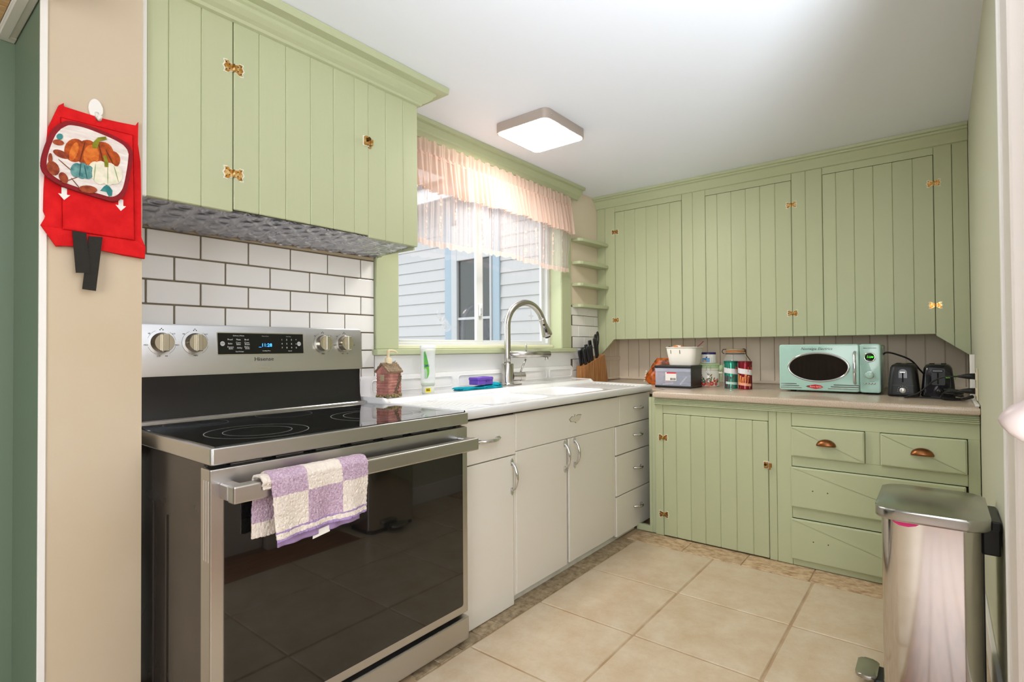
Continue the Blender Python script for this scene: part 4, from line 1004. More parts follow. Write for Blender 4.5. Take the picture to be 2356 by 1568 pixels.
bm = B(); prism(bm, rrect(-.024, .004, .006, .026, .003, 3), lambda u, v, d: (u, -.0185-d, v), .0015, .0025); obj('sticker', bm, mat('yellow_sticker', (240, 214, 40), .5), ds, False)
bm = B()
for z_ in (.0185, .0120): prism(bm, rrect(-.021, -.001, z_, z_+.004, .0004, 1), lambda u, v, d: (u, -.0185-d, v), .0026, .0028)
obj('sticker_print', bm, mat('black_print', (30, 30, 20), .6), ds, False)

# ============================================================ CLOTH AND SOAP BOX
TEAL = mat('teal_microfibre', (28, 158, 176), .9, c2=(18, 136, 156), nscale=60, bump=.5, bscale=350, spec=.1)
tc_ = thing('folded_cloth', 'folded teal microfibre cloth on the sink ledge', 'cloth', (1.52, -.145, ZD))
def fold(name, x0, x1, y0, y1, z0, h, ph_):
    bm = B(); nx, ny = 34, 14; top = []
    for j in range(ny+1):
        row = []
        for i in range(nx+1):
            u, v = i/nx, j/ny; e = min(u, 1-u, v*.6, (1-v)*.6)*8; e = min(1, e)
            x_ = x0+(x1-x0)*u; y_ = y0+(y1-y0)*v+.006*math.sin(u*6+ph_)
            row.append(bm.verts.new((x_, y_, z0+h*math.sqrt(max(0, 1-(1-e)**2))*(.8+.2*math.sin(u*9+ph_))+.0012*math.sin(u*23+v*9))))
        top.append(row)
    for j in range(ny):
        for i in range(nx): bm.faces.new((top[j][i], top[j][i+1], top[j+1][i+1], top[j+1][i])).smooth = True
    o = obj(name, bm, TEAL, tc_); o.modifiers.new('thick', 'SOLIDIFY').thickness = .003; return o
fold('lower_fold', 1.355, 1.660, -.175, -.105, ZD+.002, .009, .3); fold('upper_fold', 1.345, 1.664, -.170, -.108, ZD+.009, .008, 1.5)
fold('curled_end', 1.585, 1.664, -.168, -.112, ZD+.014, .014, 2.2)
sb = thing('soap_box', 'purple plastic travel soap box resting on the teal cloth', 'soap box', (1.523, -.138, ZD+.0225), math.radians(4))
PRP = mat('purple_plastic', (100, 66, 170), .3, spec=.5)
bm = B(); prism(bm, rrect(-.062, .062, -.034, .034, .010, 4), FZ, 0, .022, bev=.002); autosmooth(obj('tray', bm, PRP, sb, False))
bm = B(); prism(bm, rrect(-.064, .064, -.036, .036, .011, 4), FZ, .021, .038, bev=.006, seg=3); ld = autosmooth(obj('lid', bm, PRP, sb, False))
for i in range(5): bx('rib', PRP, ld, -.004+i*.011, .000+i*.011, -.018, .018, .0375, .0395, .001, world=False)
bx('clasp', mat('purple_dark', (76, 48, 140), .3), sb, -.004, .026, -.0385, -.034, .012, .024, .003, 2, world=False)

# ============================================================ KNIFE BLOCK + KNIVES
kr = math.radians(-6)
kb_loc = Vector((2.625, -.088, .786))
kb = thing('knife_block', 'wooden slanted knife block standing in the counter corner', 'knife block', kb_loc, kr)
ACA = mat('acacia_wood', (176, 126, 78), .4, c2=(146, 96, 54), nscale=14, stretch=(5, 5, .6), var=.14)
# side outline in local (x along length, z up): front low, rear tall, rear leaning forward
H0, H1 = .118, .198
out = [(0, 0), (.285, 0), (.245, H1), (.006, H0)]
edges = [0, .055, .085, .115, .165, .285]
def top_x(bx_): t = bx_/.285; return .006+(.245-.006)*t
for a, b_ in zip(edges, edges[1:]):
    ta, tb = a/.285, b_/.285
    P_ = [(a, 0), (b_, 0), (top_x(b_), H0+(H1-H0)*tb), (top_x(a), H0+(H1-H0)*ta)]
    bm = B(); prism(bm, P_, lambda u, v, d: (u, d, v), 0, .068, bev=.0012)
    obj('wood_stave', bm, ACA, kb, False)
HAND = mat('black_handle', (28, 28, 30), .32)
BLADE = mat('knife_steel', (170, 170, 172), .25, 1)
Rk = Matrix.Rotation(kr, 4, 'Z')
specs = [(.022, .040, .105), (.040, .014, .110), (.062, .044, .112), (.080, .014, .112), (.104, .044, .118), (.118, .016, .108), (.150, .044, .132), (.170, .016, .140)]
names = ['leftmost', 'second from left', 'third from left', 'fourth from left', 'fifth from left', 'sixth from left', 'seventh from left', 'eighth from left']
dirk = Vector((-.19, 0, .98)).normalized()
for i, (kx, ky, L_) in enumerate(specs):
    t = (kx-.006)/.239; zt_ = H0+(H1-H0)*t
    base = kb_loc+(Rk@Vector((kx, ky, zt_)))
    k_ = thing('kitchen_knife', 'black handled knife in the wooden block, %s' % names[i], 'knife', base, kr, 'knives in the wooden block')
    bm = B(); P_ = [Vector((0, 0, 0))+dirk*(L_*q) for q in (0, .06, .3, .6, .88, 1.0)]
    tube(bm, [p+dirk*.001 for p in P_], [.0100, .0108, .0114, .0122, .0140, .0122], 10, sx=1.35)
    for v_ in bm.verts: v_.co.y *= .62
    obj('handle', bm, HAND, k_, False)
    bm = B(); q0 = -dirk*.06; box(bm, -.007, .007, -.0008, .0008, -.055, 0); obj('blade', bm, BLADE, k_, False)
    bm = B(); tube(bm, [dirk*(L_*.99), dirk*(L_*1.0+.0015)], .008, 8); obj('butt_cap', bm, mat('grey_cap', (88, 88, 92), .3), k_, False)
base = kb_loc+(Rk@Vector((.205, .034, H0+(H1-H0)*.84)))
shr = thing('kitchen_shears', 'black handled kitchen shears in the tall end of the knife block', 'shears', base, kr)
for sg, hgt in ((-1, .150), (1, .170)):
    bm = B(); cpt = Vector((sg*.013-.012, 0, hgt-.045)); pts = [Vector((sg*.006, 0, -.005)), Vector((sg*.010-.006, 0, .04))]
    lp = [cpt+Vector((.0115*math.sin(a), 0, -.046*math.cos(a))) for a in (2*PI*q/20 for q in range(21))]
    tube(bm, lp, .0058, 8, cap=False); tube(bm, [Vector((sg*.004, 0, -.004)), cpt+Vector((0, 0, -.044))], .0065, 8)
    obj('grip_loop', bm, HAND, shr, False)
bm = B(); box(bm, -.010, .010, -.001, .001, -.07, .0); obj('blade', bm, BLADE, shr, False)

# ============================================================ ITEMS ON THE COUNTER
ZT = .786
# bag
bag = thing('snack_bag', 'crumpled orange and brown printed snack bag behind the plastic bin', 'bag', (2.845, -.485, ZT))
bm = B(); nu, nv = 40, 26; rows = []
for j in range(nv+1):
    v = j/nv; row = []
    wy = (.095-.03*v)*(math.sin(min(1, v*3+.25)*PI/2)); wx = .045*(1-v)**.5+.006
    cy0 = -.505-.075*v**1.4; 
    for i in range(nu):
        a = 2*PI*i/nu; n_ = 1+.13*noise.noise(Vector((math.cos(a)*2.2, math.sin(a)*2.2, v*4)))+.06*noise.noise(Vector((math.cos(a)*6, math.sin(a)*6, v*12)))
        row.append(bm.verts.new((2.848+wx*math.cos(a)*n_, cy0+wy*math.sin(a)*n_, ZT+.001+.172*v+.008*noise.noise(Vector((a, v*5, 2)))*(0 < j))))
    rows.append(row)
for j in range(nv):
    for i in range(nu): bm.faces.new((rows[j][i], rows[j][(i+1) % nu], rows[j+1][(i+1) % nu], rows[j+1][i])).smooth = True
bm.faces.new(rows[0][::-1]); bm.faces.new(rows[-1]); bmesh.ops.recalc_face_normals(bm, faces=bm.faces[:])
obj('pouch', bm, mat('orange_brown_print', (186, 88, 20), .22, c2=(84, 36, 14), nscale=30, lo=.44, hi=.60, coat=.4, bump=.3, bscale=40), bag)
bm = B()
for q in range(5):
    prism(bm, rrect(-.445+q*-.0005-.004, -.445+.004, .805+q*.016, .815+q*.016, .002, 2), lambda u, v, d: (d, u-.03*((v-.8)*8), v), 2.7925, 2.7935)
obj('side_print', bm, mat('pale_print', (222, 196, 170), .5), bag)
# plastic bin
bn = thing('storage_bin', 'clear plastic storage bin with black lid holding small things', 'bin', (2.72, -.735, ZT))
by0, by1, bx0, bx1 = -.832, -.612, 2.595, 2.78
bx('base_tray', BLACKP, bn, bx0-.004, bx1, by0-.003, by1+.003, ZT+.001, ZT+.014, .004, 2)
bx('lid', BLACKP, bn, bx0-.006, bx1, by0-.005, by1+.005, ZT+.119, ZT+.135, .005, 2)
FROST = mat('frosted_clear', (214, 220, 236), .2, alpha=.30, spec=.5)
bx('front_wall', FROST, bn, bx0, bx0+.003, by0, by1, ZT+.013, ZT+.120, .001)
bx('back_wall', mat('dark_bin_side', (30, 26, 22), .4), bn, bx1-.006, bx1-.003, by0, by1, ZT+.013, ZT+.120)
bx('side_wall', mat('dark_bin_side', (30, 26, 22), .4), bn, bx0+.003, bx1-.003, by0, by0+.003, ZT+.013, ZT+.120); bx('side_wall', FROST, bn, bx0+.003, bx1-.003, by1-.003, by1, ZT+.013, ZT+.120)
bx('lip', FROST, bn, bx0-.002, bx0+.001, by0, by1, ZT+.098, ZT+.119, .001)
stk = bx('label_sticker', WHITEP, bn, bx0-.0008, bx0, -.744, -.676, ZT+.043, ZT+.094)
bx('sticker_bar', mat('red_print', (206, 44, 60), .5), stk, bx0-.0012, bx0-.0007, -.744, -.684, ZT+.086, ZT+.094)
bm = B()
for q, wq in enumerate((.004, .002, .003, .001, .003, .002, .004)): box(bm, bx0-.0012, bx0-.0007, -.708-q*.0045-wq, -.708-q*.0045, ZT+.047, ZT+.060)
obj('barcode', bm, mat('black_print', (30, 30, 20), .6), stk)
def loose(name, label, cat, pts, r, m):
    bm = B(); tube(bm, pts, r, 10); tag(obj(name, bm, m), label, cat, 'small things inside the clear bin')
loose('white_tube', 'white stick leaning inside the clear bin', 'stick', [(2.625, -.755, ZT+.020), (2.63, -.795, ZT+.065)], .005, WHITEP)
loose('white_rod', 'thin white rod lying flat inside the clear bin', 'rod', [(2.63, -.645, ZT+.018), (2.62, -.715, ZT+.026)], .003, WHITEP)
loose('orange_tube', 'orange tube lying inside the clear bin', 'tube', [(2.64, -.655, ZT+.034), (2.645, -.705, ZT+.034)], .010, mat('orange_plastic', (226, 120, 60), .4))
loose('grey_packet', 'grey rolled packet at the back of the clear bin', 'packet', [(2.70, -.63, ZT+.045), (2.70, -.82, ZT+.045)], .026, mat('grey_packet', (120, 124, 136), .5, c2=(90, 94, 104), nscale=20))
# fabric basket
bk = thing('fabric_basket', 'white fabric basket full of snacks on top of the plastic bin', 'basket', (2.73, -.762, ZT+.135))
WOVEN = mat('white_canvas', (226, 220, 208), .8, bump=.35, bscale=500)
def loft(bm, A, Bp, z0, z1, mi=0, capb=True):
    a = [bm.verts.new((u, v, z0)) for u, v in A]; b_ = [bm.verts.new((u, v, z1)) for u, v in Bp]
    for i in range(len(A)): bm.faces.new((a[i], a[(i+1) % len(A)], b_[(i+1) % len(A)], b_[i])).smooth = True
    if capb: bm.faces.new(a[::-1])
    return a, b_
bm = B(); loft(bm, rrect(2.655, 2.78, -.828, -.668, .035, 5), rrect(2.640, 2.80, -.842, -.655, .030, 5), ZT+.136, ZT+.243)
o = autosmooth(obj('basket_body', bm, WOVEN, bk), 60); o.modifiers.new('thick', 'SOLIDIFY').thickness = .004
ringp = [Vector((u, v, ZT+.243)) for u, v in rrect(2.640, 2.80, -.842, -.655, .030, 5)]; ringp.append(ringp[0])
bm = B(); tube(bm, ringp, .0035, 6, cap=False); obj('rim_binding', bm, WOVEN, bk)
bm = B()
for y_ in (-.692, -.748): prism(bm, rrect(y_-.0012, y_+.0012, ZT+.205, ZT+.228, .0008, 2), lambda u, v, d: (d-(v-ZT-.136)*.14, u, v), 2.6525-.0005, 2.6525+.002)
obj('handle_slit', bm, mat('slit_dark', (96, 92, 84), .8), bk)
bm = B(); bmesh.ops.create_uvsphere(bm, u_segments=20, v_segments=12, radius=1, matrix=Matrix.Translation((2.70, -.715, ZT+.232))@Matrix.Diagonal((.035, .046, .026, 1)))
sn = tag(obj('snack_packet', bm, mat('orange_white_wrap', (214, 110, 30), .3, c2=(238, 230, 222), nscale=14, lo=.55, hi=.58), smooth=True), 'orange and white snack packet inside the fabric basket', 'packet')
bm = B(); bmesh.ops.create_uvsphere(bm, u_segments=20, v_segments=12, radius=1, matrix=Matrix.Translation((2.74, -.785, ZT+.222))@Matrix.Diagonal((.05, .045, .026, 1)))
tag(obj('dark_packet', bm, mat('dark_wrap', (54, 42, 40), .25, c2=(150, 150, 150), nscale=16, lo=.6, hi=.7), smooth=True), 'dark crinkled packet inside the fabric basket', 'packet')
bm = B(); tube(bm, [(2.69, -.812, ZT+.222), (2.70, -.872, ZT+.280)], .0095, 4, sx=.35); tag(obj('snack_stick', bm, mat('mauve_wrap', (140, 66, 80), .4)), 'mauve wrapped snack bar poking out of the fabric basket', 'snack bar')
bm = B(); bmesh.ops.create_uvsphere(bm, u_segments=12, v_segments=8, radius=1, matrix=Matrix.Translation((2.665, -.675, ZT+.240))@Matrix.Diagonal((.014, .014, .012, 1)))
tag(obj('black_wrapper', bm, BLACKG, smooth=True), 'small black wrapper at the left of the fabric basket', 'wrapper')
# floral canister with green lid, spoon on its side
cx, cy = 2.862, -.846
cn = thing('floral_canister', 'cream floral canister with mint green clamp lid and side spoon', 'canister', (cx, cy, ZT))
CER = mat('cream_ceramic', (246, 239, 224), .18); MINT = mat('mint_green', (190, 212, 164), .35)
bm = B(); lathe(bm, [(0, .001), (.060, .001), (.065, .006), (.066, .03), (.066, .088), (.063, .096), (.060, .098), (0, .098)], (cx, cy, ZT), 40); body_ = autosmooth(obj('canister_body', bm, CER, cn), 40)
bm = B(); lathe(bm, [(0, .098), (.0605, .098), (.0605, .103), (.065, .104), (.066, .110), (.0655, .113), (0, .113)], (cx, cy, ZT), 40); autosmooth(obj('neck_ring', bm, CER, cn), 40)
bm = B(); lathe(bm, [(0, .113), (.066, .113), (.068, .119), (.066, .125), (.064, .126), (.064, .129), (.067, .130), (.0685, .136), (.066, .1415), (0, .142)], (cx, cy, ZT), 40); autosmooth(obj('lid', bm, MINT, cn), 30)
tocam = (CAM_LOC-Vector((cx, cy, 0))); tocam.z = 0; tocam.normalize(); lat = Vector((-tocam.y, tocam.x, 0))
def oncyl(c, r):
    return lambda u, v, d: tuple(Vector((c[0], c[1], 0))+(tocam*math.cos(u/r)+lat*math.sin(u/r))*(r+d)+Vector((0, 0, v)))
wire = [oncyl((cx, cy), .066)(u, ZT+v, .006) for u, v in ((.010, .126), (.010, .090), (.004, .078), (-.004, .078), (-.010, .090), (-.010, .126))]
bm = B(); tube(bm, wire, .0016, 6); bmesh.ops.create_uvsphere(bm, u_segments=10, v_segments=8, radius=.0065, matrix=Matrix.Translation(oncyl((cx, cy), .066)(0, ZT+.078, .006))); obj('wire_clasp', bm, CHROME, cn, smooth=True)
random.seed(11)
def flowers(parent, c, r):
    f = oncyl(c, r); groups = {'red': [], 'orange': [], 'green': [], 'teal': [], 'brown': [], 'pink': []}
    for u, v, s, k_ in ((-.030, .020, .013, 'red'), (-.002, .016, .012, 'orange'), (.018, .020, .012, 'red'), (.046, .018, .009, 'red'), (-.052, .030, .008, 'orange'), (.036, .036, .007, 'orange'), (.056, .045, .006, 'brown')):
        s *= 1.2; groups[k_].append(ell(u, ZT+v, s, s*.95, 9)); groups['pink' if k_ == 'red' else 'brown'].append(ell(u, ZT+v, s*.4, s*.4, 7))
    for i in range(34):
        u = random.uniform(-.062, .062); h = .030+.052*abs(math.sin(u*38+.7))*random.random()
        groups[random.choice(('green', 'green', 'teal', 'brown', 'pink'))].append(ell(u, ZT+h, .0036, .0098, 7, random.uniform(-.8, .8)))
    cols = dict(red=(196, 60, 52), orange=(222, 96, 44), green=(92, 116, 64), teal=(60, 120, 118), brown=(136, 92, 56), pink=(214, 140, 130))
    for i_, (k_, polys) in enumerate(groups.items()):
        bm = B()
        for q, p in enumerate(polys): prism(bm, p, f, .0002, .0006+.0001*i_+.0003*(k_ in ('pink',))+.000012*q)
        obj('painted_'+k_, bm, mat('floral_'+k_, cols[k_], .3), parent)
flowers(cn, (cx, cy), .0665)
lo_ = oncyl((cx, cy), .066)
sgnl = 1 if lo_(.05, 0, 0)[1] < cy else -1
sp0 = Vector((cx+.006, cy-.076, 0))
bx('spoon_bracket', CER, cn, cx-.010, cx+.010, cy-.088, cy-.063, ZT+.080, ZT+.092, .003)
spn = thing('measuring_spoon', 'mint green spoon hanging on the side of the floral canister', 'spoon', (cx, cy-.078, ZT+.03))
bm = B(); bmesh.ops.create_uvsphere(bm, u_segments=18, v_segments=12, radius=1, matrix=Matrix.Translation((cx-.002, cy-.080, ZT+.114))@Matrix.Diagonal((.020, .0145, .021, 1))); obj('bowl', bm, MINT, spn, smooth=True)
bm = B(); tube(bm, [(cx, cy-.078, ZT+.10), (cx, cy-.077, ZT+.03)], .0048, 8); obj('handle', bm, MINT, spn)
# tub on the canister
tub = thing('powder_tub', 'white powder tub with navy lid on top of the floral canister', 'tub', (cx, cy, ZT+.142))
bm = B(); lathe(bm, [(0, .001), (.042, .001), (.0455, .005), (.0455, .056), (.043, .058), (0, .058)], (cx, cy, ZT+.142), 36); autosmooth(obj('tub_body', bm, mat('white_plastic', (240, 238, 232), .35), tub), 40)
bm = B(); lathe(bm, [(0, .057), (.0455, .057), (.0455, .068), (.044, .070), (0, .070)], (cx, cy, ZT+.142), 36); autosmooth(obj('lid', bm, mat('navy_plastic', (30, 36, 92), .3), tub), 40)
ft = oncyl((cx, cy), .0455); sgl = -1 if ft(.01, 0, 0)[1] > cy else 1
def wrapd(name, polys, col, lift=.0006):
    bm = B()
    for p in polys: prism(bm, p, ft, .0001, lift)
    obj(name, bm, mat('tub_'+name, col, .4), tub)
s_ = sgl
def fl(P_): return [(s_*u, v) for u, v in P_]
wrapd('blue_panel', [fl(rrect(-.040+i*.006, -.034+i*.006+.0002, ZT+.150, ZT+.177, .0005, 1)) for i in range(8)], (112, 164, 214))
wrapd('navy_ribbon', [fl([(-.022, ZT+.164), (-.015, ZT+.164), (-.005, ZT+.186), (-.012, ZT+.186)])], (54, 58, 120), .0010)
wrapd('print_spot', [fl(ell(-.022, ZT+.158, .009, .007, 12))], (226, 178, 130), .0012)
wrapd('fine_print', [fl(rrect(.016, .034, ZT+.152+i*.006, ZT+.1545+i*.006, .0004, 1)) for i in range(5)], (196, 196, 190))
# clamp jar
JX, JY = 2.99, -.972
jr = thing('glass_jar', 'large clear glass clamp jar with orange seal behind the two tins', 'jar', (JX, JY, ZT))
GLASS = mat('jar_glass', (246, 250, 248), .03, alpha=.20, spec=.8)
bm = B(); lathe(bm, [(0, .002), (.075, .002), (.083, .012), (.084, .06), (.084, .115), (.078, .150), (.066, .176), (.056, .190), (.054, .206), (.057, .210)], (JX, JY, ZT), 44); obj('jar_body', bm, GLASS, jr)
bm = B(); lathe(bm, [(.050, .210), (.057, .210), (.0585, .214), (.057, .219), (.050, .219)], (JX, JY, ZT), 40); obj('seal', bm, mat('orange_rubber', (206, 120, 50), .5), jr)
bm = B(); lathe(bm, [(0, .220), (.056, .220), (.058, .224), (.055, .230), (.03, .233), (0, .233)], (JX, JY, ZT), 40); obj('lid', bm, mat('lid_glass', (190, 170, 140), .08, alpha=.6), jr)
WIRE = mat('dark_wire', (70, 62, 52), .35, 1)
bm = B(); tube(bm, [(JX+.0585*math.cos(t), JY+.0585*math.sin(t), ZT+.201) for t in (2*PI*i/30 for i in range(31))], .0022, 6, cap=False)
tube(bm, catmull([(JX-.02, JY-.062, ZT+.226), (JX-.02, JY-.068, ZT+.205), (JX-.02, JY-.074, ZT+.190), (JX-.02, JY-.095, ZT+.160)], 5), .0026, 6); tube(bm, catmull([(JX-.02, JY-.05, ZT+.232), (JX-.02, JY-.066, ZT+.228), (JX-.02, JY-.070, ZT+.195)], 5), .0024, 6)
tube(bm, catmull([(JX-.02, JY+.045, ZT+.230), (JX-.02, JY+.068, ZT+.228), (JX-.02, JY+.074, ZT+.212), (JX-.02, JY+.062, ZT+.201)], 5), .0024, 6); obj('wire_bail', bm, WIRE, jr)
# two tins
def tin(cx, cy, r, h, side, lid, label, stripes, kind):
    t = thing('wafer_tin', label, 'tin', (cx, cy, ZT), 0, 'wafer stick tins')
    bm = B(); lathe(bm, [(0, .001), (r, .001), (r, h), (0, h)], (cx, cy, ZT), 36); autosmooth(obj('tin_body', bm, side, t), 40)
    bm = B(); lathe(bm, [(0, h), (r+.001, h), (r+.0015, h+.010), (r-.001, h+.012), (0, h+.0115)], (cx, cy, ZT), 36); autosmooth(obj('lid', bm, lid, t), 40)
    tc2 = (CAM_LOC-Vector((cx, cy, 0))); tc2.z = 0; tc2.normalize(); l2 = Vector((tc2.y, -tc2.x, 0))
    if l2.y > 0: l2 = -l2                                # positive u runs to the viewer's right
    def f(u, v, d): return tuple(Vector((cx, cy, 0))+(tc2*math.cos(u/r)+l2*math.sin(u/r))*(r+d)+Vector((0, 0, ZT+v)))
    for nm, polys, col, lf in stripes:
        bm = B()
        for q_, p in enumerate(polys): prism(bm, p, f, .0001, lf+.00002*q_)
        obj(nm, bm, mat('tin_'+kind+nm, col, .3), t)
    return t
def band(u0, u1, v0, v1, drop, n=8):
    out = []
    for i in range(n):
        a = u0+(u1-u0)*i/n; b_ = u0+(u1-u0)*(i+1)/n; da = drop*i/n; db = drop*(i+1)/n
        out.append([(a, v0-da), (b_+.0001, v0-db), (b_+.0001, v1-db), (a, v1-da)])
    return out
tr_, th_ = .0395, .148
tin(2.757, -1.012, .0385, .150, mat('green_foil', (58, 150, 124), .2, .5), mat('green_lid', (16, 120, 104), .2, .4), 'green foil tin of chocolate wafer sticks, left of the red tin',
    [('white_edge', [[(-.058, .002), (-.046, .002), (-.046, .142), (-.058, .142)]], (206, 210, 206), .0004), ('white_band', band(-.046, .052, .094, .124, .012), (222, 222, 220), .0006),
     ('wafer_print', [[(-.044+.014*i, .004), (-.034+.014*i, .004), (-.030+.017*i, .070+.006*(i % 2)), (-.040+.017*i, .072+.006*(i % 2))] for i in range(4)], (92, 52, 66), .0007),
     ('pale_band', band(-.030, .046, .028, .042, .006), (196, 222, 212), .0009), ('green_stripe', [[(-.02+.013*i, .118), (-.016+.013*i, .118), (-.016+.013*i, .142), (-.02+.013*i, .142)] for i in range(4)], (20, 96, 84), .0005),
     ('red_sticker', [[(.028, .100), (.047, .097), (.047, .127), (.028, .128)]], (232, 66, 54), .0010)], 'g')
tin(2.742, -1.096, .0375, .150, mat('red_foil', (128, 16, 32), .25, .4), mat('red_lid', (122, 22, 38), .2, .4), 'dark red tin of caramel wafer sticks, right of the green tin',
    [('peach_edge', [[(.030, .002), (.056, .002), (.056, .142), (.030, .142)]], (206, 138, 106), .0004), ('white_band', band(-.054, .052, .094, .124, .014), (224, 222, 220), .0007),
     ('wafer_print', [[(-.050+.013*i, .030), (-.038+.013*i, .030), (-.036+.015*i, .086-.008*(i % 3)), (-.045+.015*i, .088-.008*(i % 3))] for i in range(5)]+[[(-.052, .002), (-.030, .002), (-.022, .034), (-.050, .034)]], (228, 142, 78), .0006),
     ('peach_band', band(-.050, .036, .026, .040, .008), (232, 164, 134), .0009), ('fine_print', [rrect(-.004, .026, .006+.007*i, .010+.007*i, .0006, 1) for i in range(3)], (222, 200, 190), .0010),
     ('red_sticker', [[(.016, .100), (.042, .097), (.042, .128), (.016, .130)]], (236, 72, 58), .0011)], 'r')

# ============================================================ MICROWAVE
mwx, my0, my1, mz0, mz1 = 2.700, -1.287, -1.749, .797, 1.041
mw = thing('microwave', 'retro mint green microwave with oval window and chrome trim', 'microwave', (2.88, -1.518, ZT))
MINTB = mat('mint_enamel', (170, 206, 192), .25, coat=.3)
bm = B(); prism(bm, rrect(my1+.004, my0-.004, mz0, mz1-.003, .012, 3), lambda u, v, d: (d, u, v), mwx+.022, mwx+.34, bev=.003); autosmooth(obj('body', bm, MINTB, mw), 50)
bm = B(); prism(bm, rrect(-1.6585, my0, mz0-.002, mz1, .012, 4), lambda u, v, d: (d, u, v), mwx, mwx+.024, bev=.006, seg=3); dm = autosmooth(obj('door', bm, MINTB, mw), 50)
bm = B(); prism(bm, rrect(my1, -1.6605, mz0-.002, mz1, .012, 4), lambda u, v, d: (d, u, v), mwx, mwx+.024, bev=.006, seg=3); pm = autosmooth(obj('control_panel', bm, MINTB, mw), 50)
oy, oz, orx, orz = -1.4735, .9205, .146, .0810
def FM(u, v, d): return (mwx-d, u, v)
bm = B(); A_ = ell(oy, oz, orx, orz, 64); B_ = ell(oy, oz, orx-.0105, orz-.0105, 64); C_ = ell(oy, oz, orx-.005, orz-.005, 64)
v0 = [bm.verts.new(FM(u, v, -.001)) for u, v in A_]; v1 = [bm.verts.new(FM(u, v, .006)) for u, v in C_]; v2 = [bm.verts.new(FM(u, v, -.001)) for u, v in B_]
for P_, Q_ in ((v0, v1), (v1, v2)):
    for i in range(64): bm.faces.new((P_[i], P_[(i+1) % 64], Q_[(i+1) % 64], Q_[i])).smooth = True
bmesh.ops.recalc_face_normals(bm, faces=bm.faces[:]); obj('oval_rim', bm, CHROME, dm)
bm = B(); prism(bm, B_, FM, -.0008, .0012); obj('oval_glass', bm, mat('microwave_glass', (34, 29, 25), .05, spec=.6), dm)
bm = B(); hp = catmull([(mwx, -1.6405, 1.000), (mwx-.020, -1.6405, .990), (mwx-.030, -1.6415, .955), (mwx-.032, -1.642, .920), (mwx-.030, -1.6415, .885), (mwx-.020, -1.6405, .850), (mwx, -1.6405, .840)], 6)
tube(bm, hp, .0075, 10, sx=1.0); obj('handle', bm, CHROME, dm)
SLV = mat('script_silver', (96, 104, 98), .3, .6)
text('Nostalgia Electrics', .0205, (mwx-.0006, -1.467, 1.0175), YM, ZN, SLV, dm, shear=.35, sx=.96)
text('RETRO MICROWAVE', .0058, (mwx-.0006, -1.704, 1.0195), YM, ZN, BTXT, pm)
for zq, L0, L1 in ((.8295, my0-.006, -1.372), (.8195, my0-.006, -1.384), (.8090, my0-.006, -1.396)): bx('chrome_stripe', CHROME, dm, mwx-.0016, mwx, L1, L0, zq-.0016, zq+.0016)
for zq, L0 in ((.8295, -1.545), (.8195, -1.532), (.8090, -1.519)): bx('chrome_stripe', CHROME, dm, mwx-.0016, mwx, -1.657, L0, zq-.0018, zq+.0018)
bdg = [(-1.428, .817), (-1.436, .824), (-1.462, .8285), (-1.488, .824), (-1.496, .817), (-1.488, .810), (-1.462, .8055), (-1.436, .810)]
bm = B(); prism(bm, [(oy+(u-oy)*1.2+.003, .817+(v-.817)*.7) for u, v in bdg][::-1], FM, 0, .0016); obj('badge_wings', bm, CHROME, dm)
bm = B(); prism(bm, bdg[::-1], FM, 0, .0028); obj('badge', bm, mat('badge_red', (196, 28, 40), .25), dm)
text('Retro Series', .0118, (mwx-.0031, -1.462, .8168), YM, ZN, mat('badge_white', (240, 226, 220), .4), dm, shear=.3, sx=.9)
bm = B(); lathe(bm, [(.0255, 0), (.0255, .004), (.022, .0055), (.0195, .003), (.0195, 0)], (mwx, -1.7035, .9745), 40, '-X'); obj('clock_rim', bm, CHROME, pm)
bm = B(); lathe(bm, [(0, 0), (.0200, 0), (.0200, .0015), (0, .0015)], (mwx, -1.7035, .9745), 40, '-X'); obj('clock_face', bm, mat('clock_dark', (28, 26, 24), .1), pm)
text('11:30', .0125, (mwx-.0022, -1.7045, .9745), YM, ZN, mat('green_digits', (60, 240, 30), .5, emit=(50, 235, 20), estr=3), pm, shear=.2)
bm = B(); lathe(bm, [(.0195, 0), (.0195, .003), (.0175, .004), (0, .004)], (mwx, -1.7025, .8845), 32, '-X'); obj('dial_ring', bm, CHROME, pm)
bm = B(); lathe(bm, [(0, 0), (.0165, .002), (.0155, .016), (.013, .018), (0, .018)], (mwx, -1.7025, .8845), 32, '-X'); autosmooth(obj('dial', bm, MINTB, pm), 40)
for q in range(4):
    bm = B(); lathe(bm, [(0, 0), (.0048, 0), (.0045, .003), (.002, .0045), (0, .005)], (mwx, -1.6845-.0125*q, .8425), 16, '-X'); obj('push_button', bm, CHROME, pm)
text('STOP START', .0042, (mwx-.0006, -1.7115, .853), YM, ZN, BTXT, pm, align='CENTER')
decal('tick_mark', [ell(-1.7025+.0245*math.cos(a), .8845+.0245*math.sin(a), .0010, .0010, 6) for a in (math.radians(-30+i*240/14) for i in range(15))], FM, .0001, .0005, BTXT, pm)
for y_ in (my0-.06, my1+.05):
    for x_ in (mwx+.05, mwx+.29):
        bm = B(); lathe(bm, [(0, 0), (.016, 0), (.018, .012), (0, .012)], (x_, y_, ZT+.0005), 16); obj('foot', bm, BLACKP, mw)
CORD = mat('black_cord', (20, 20, 21), .4)
bm = B(); tube(bm, catmull([(2.93, my1+.006, .985), (2.93, my1-.012, .996), (2.94, -1.80, .986), (2.96, -1.86, .955), (3.0, -1.90, .90), (3.1, -1.95, .83), (3.1, -1.99, ZT+.006)], 8), .0045, 8); obj('power_cord', bm, CORD, mw)

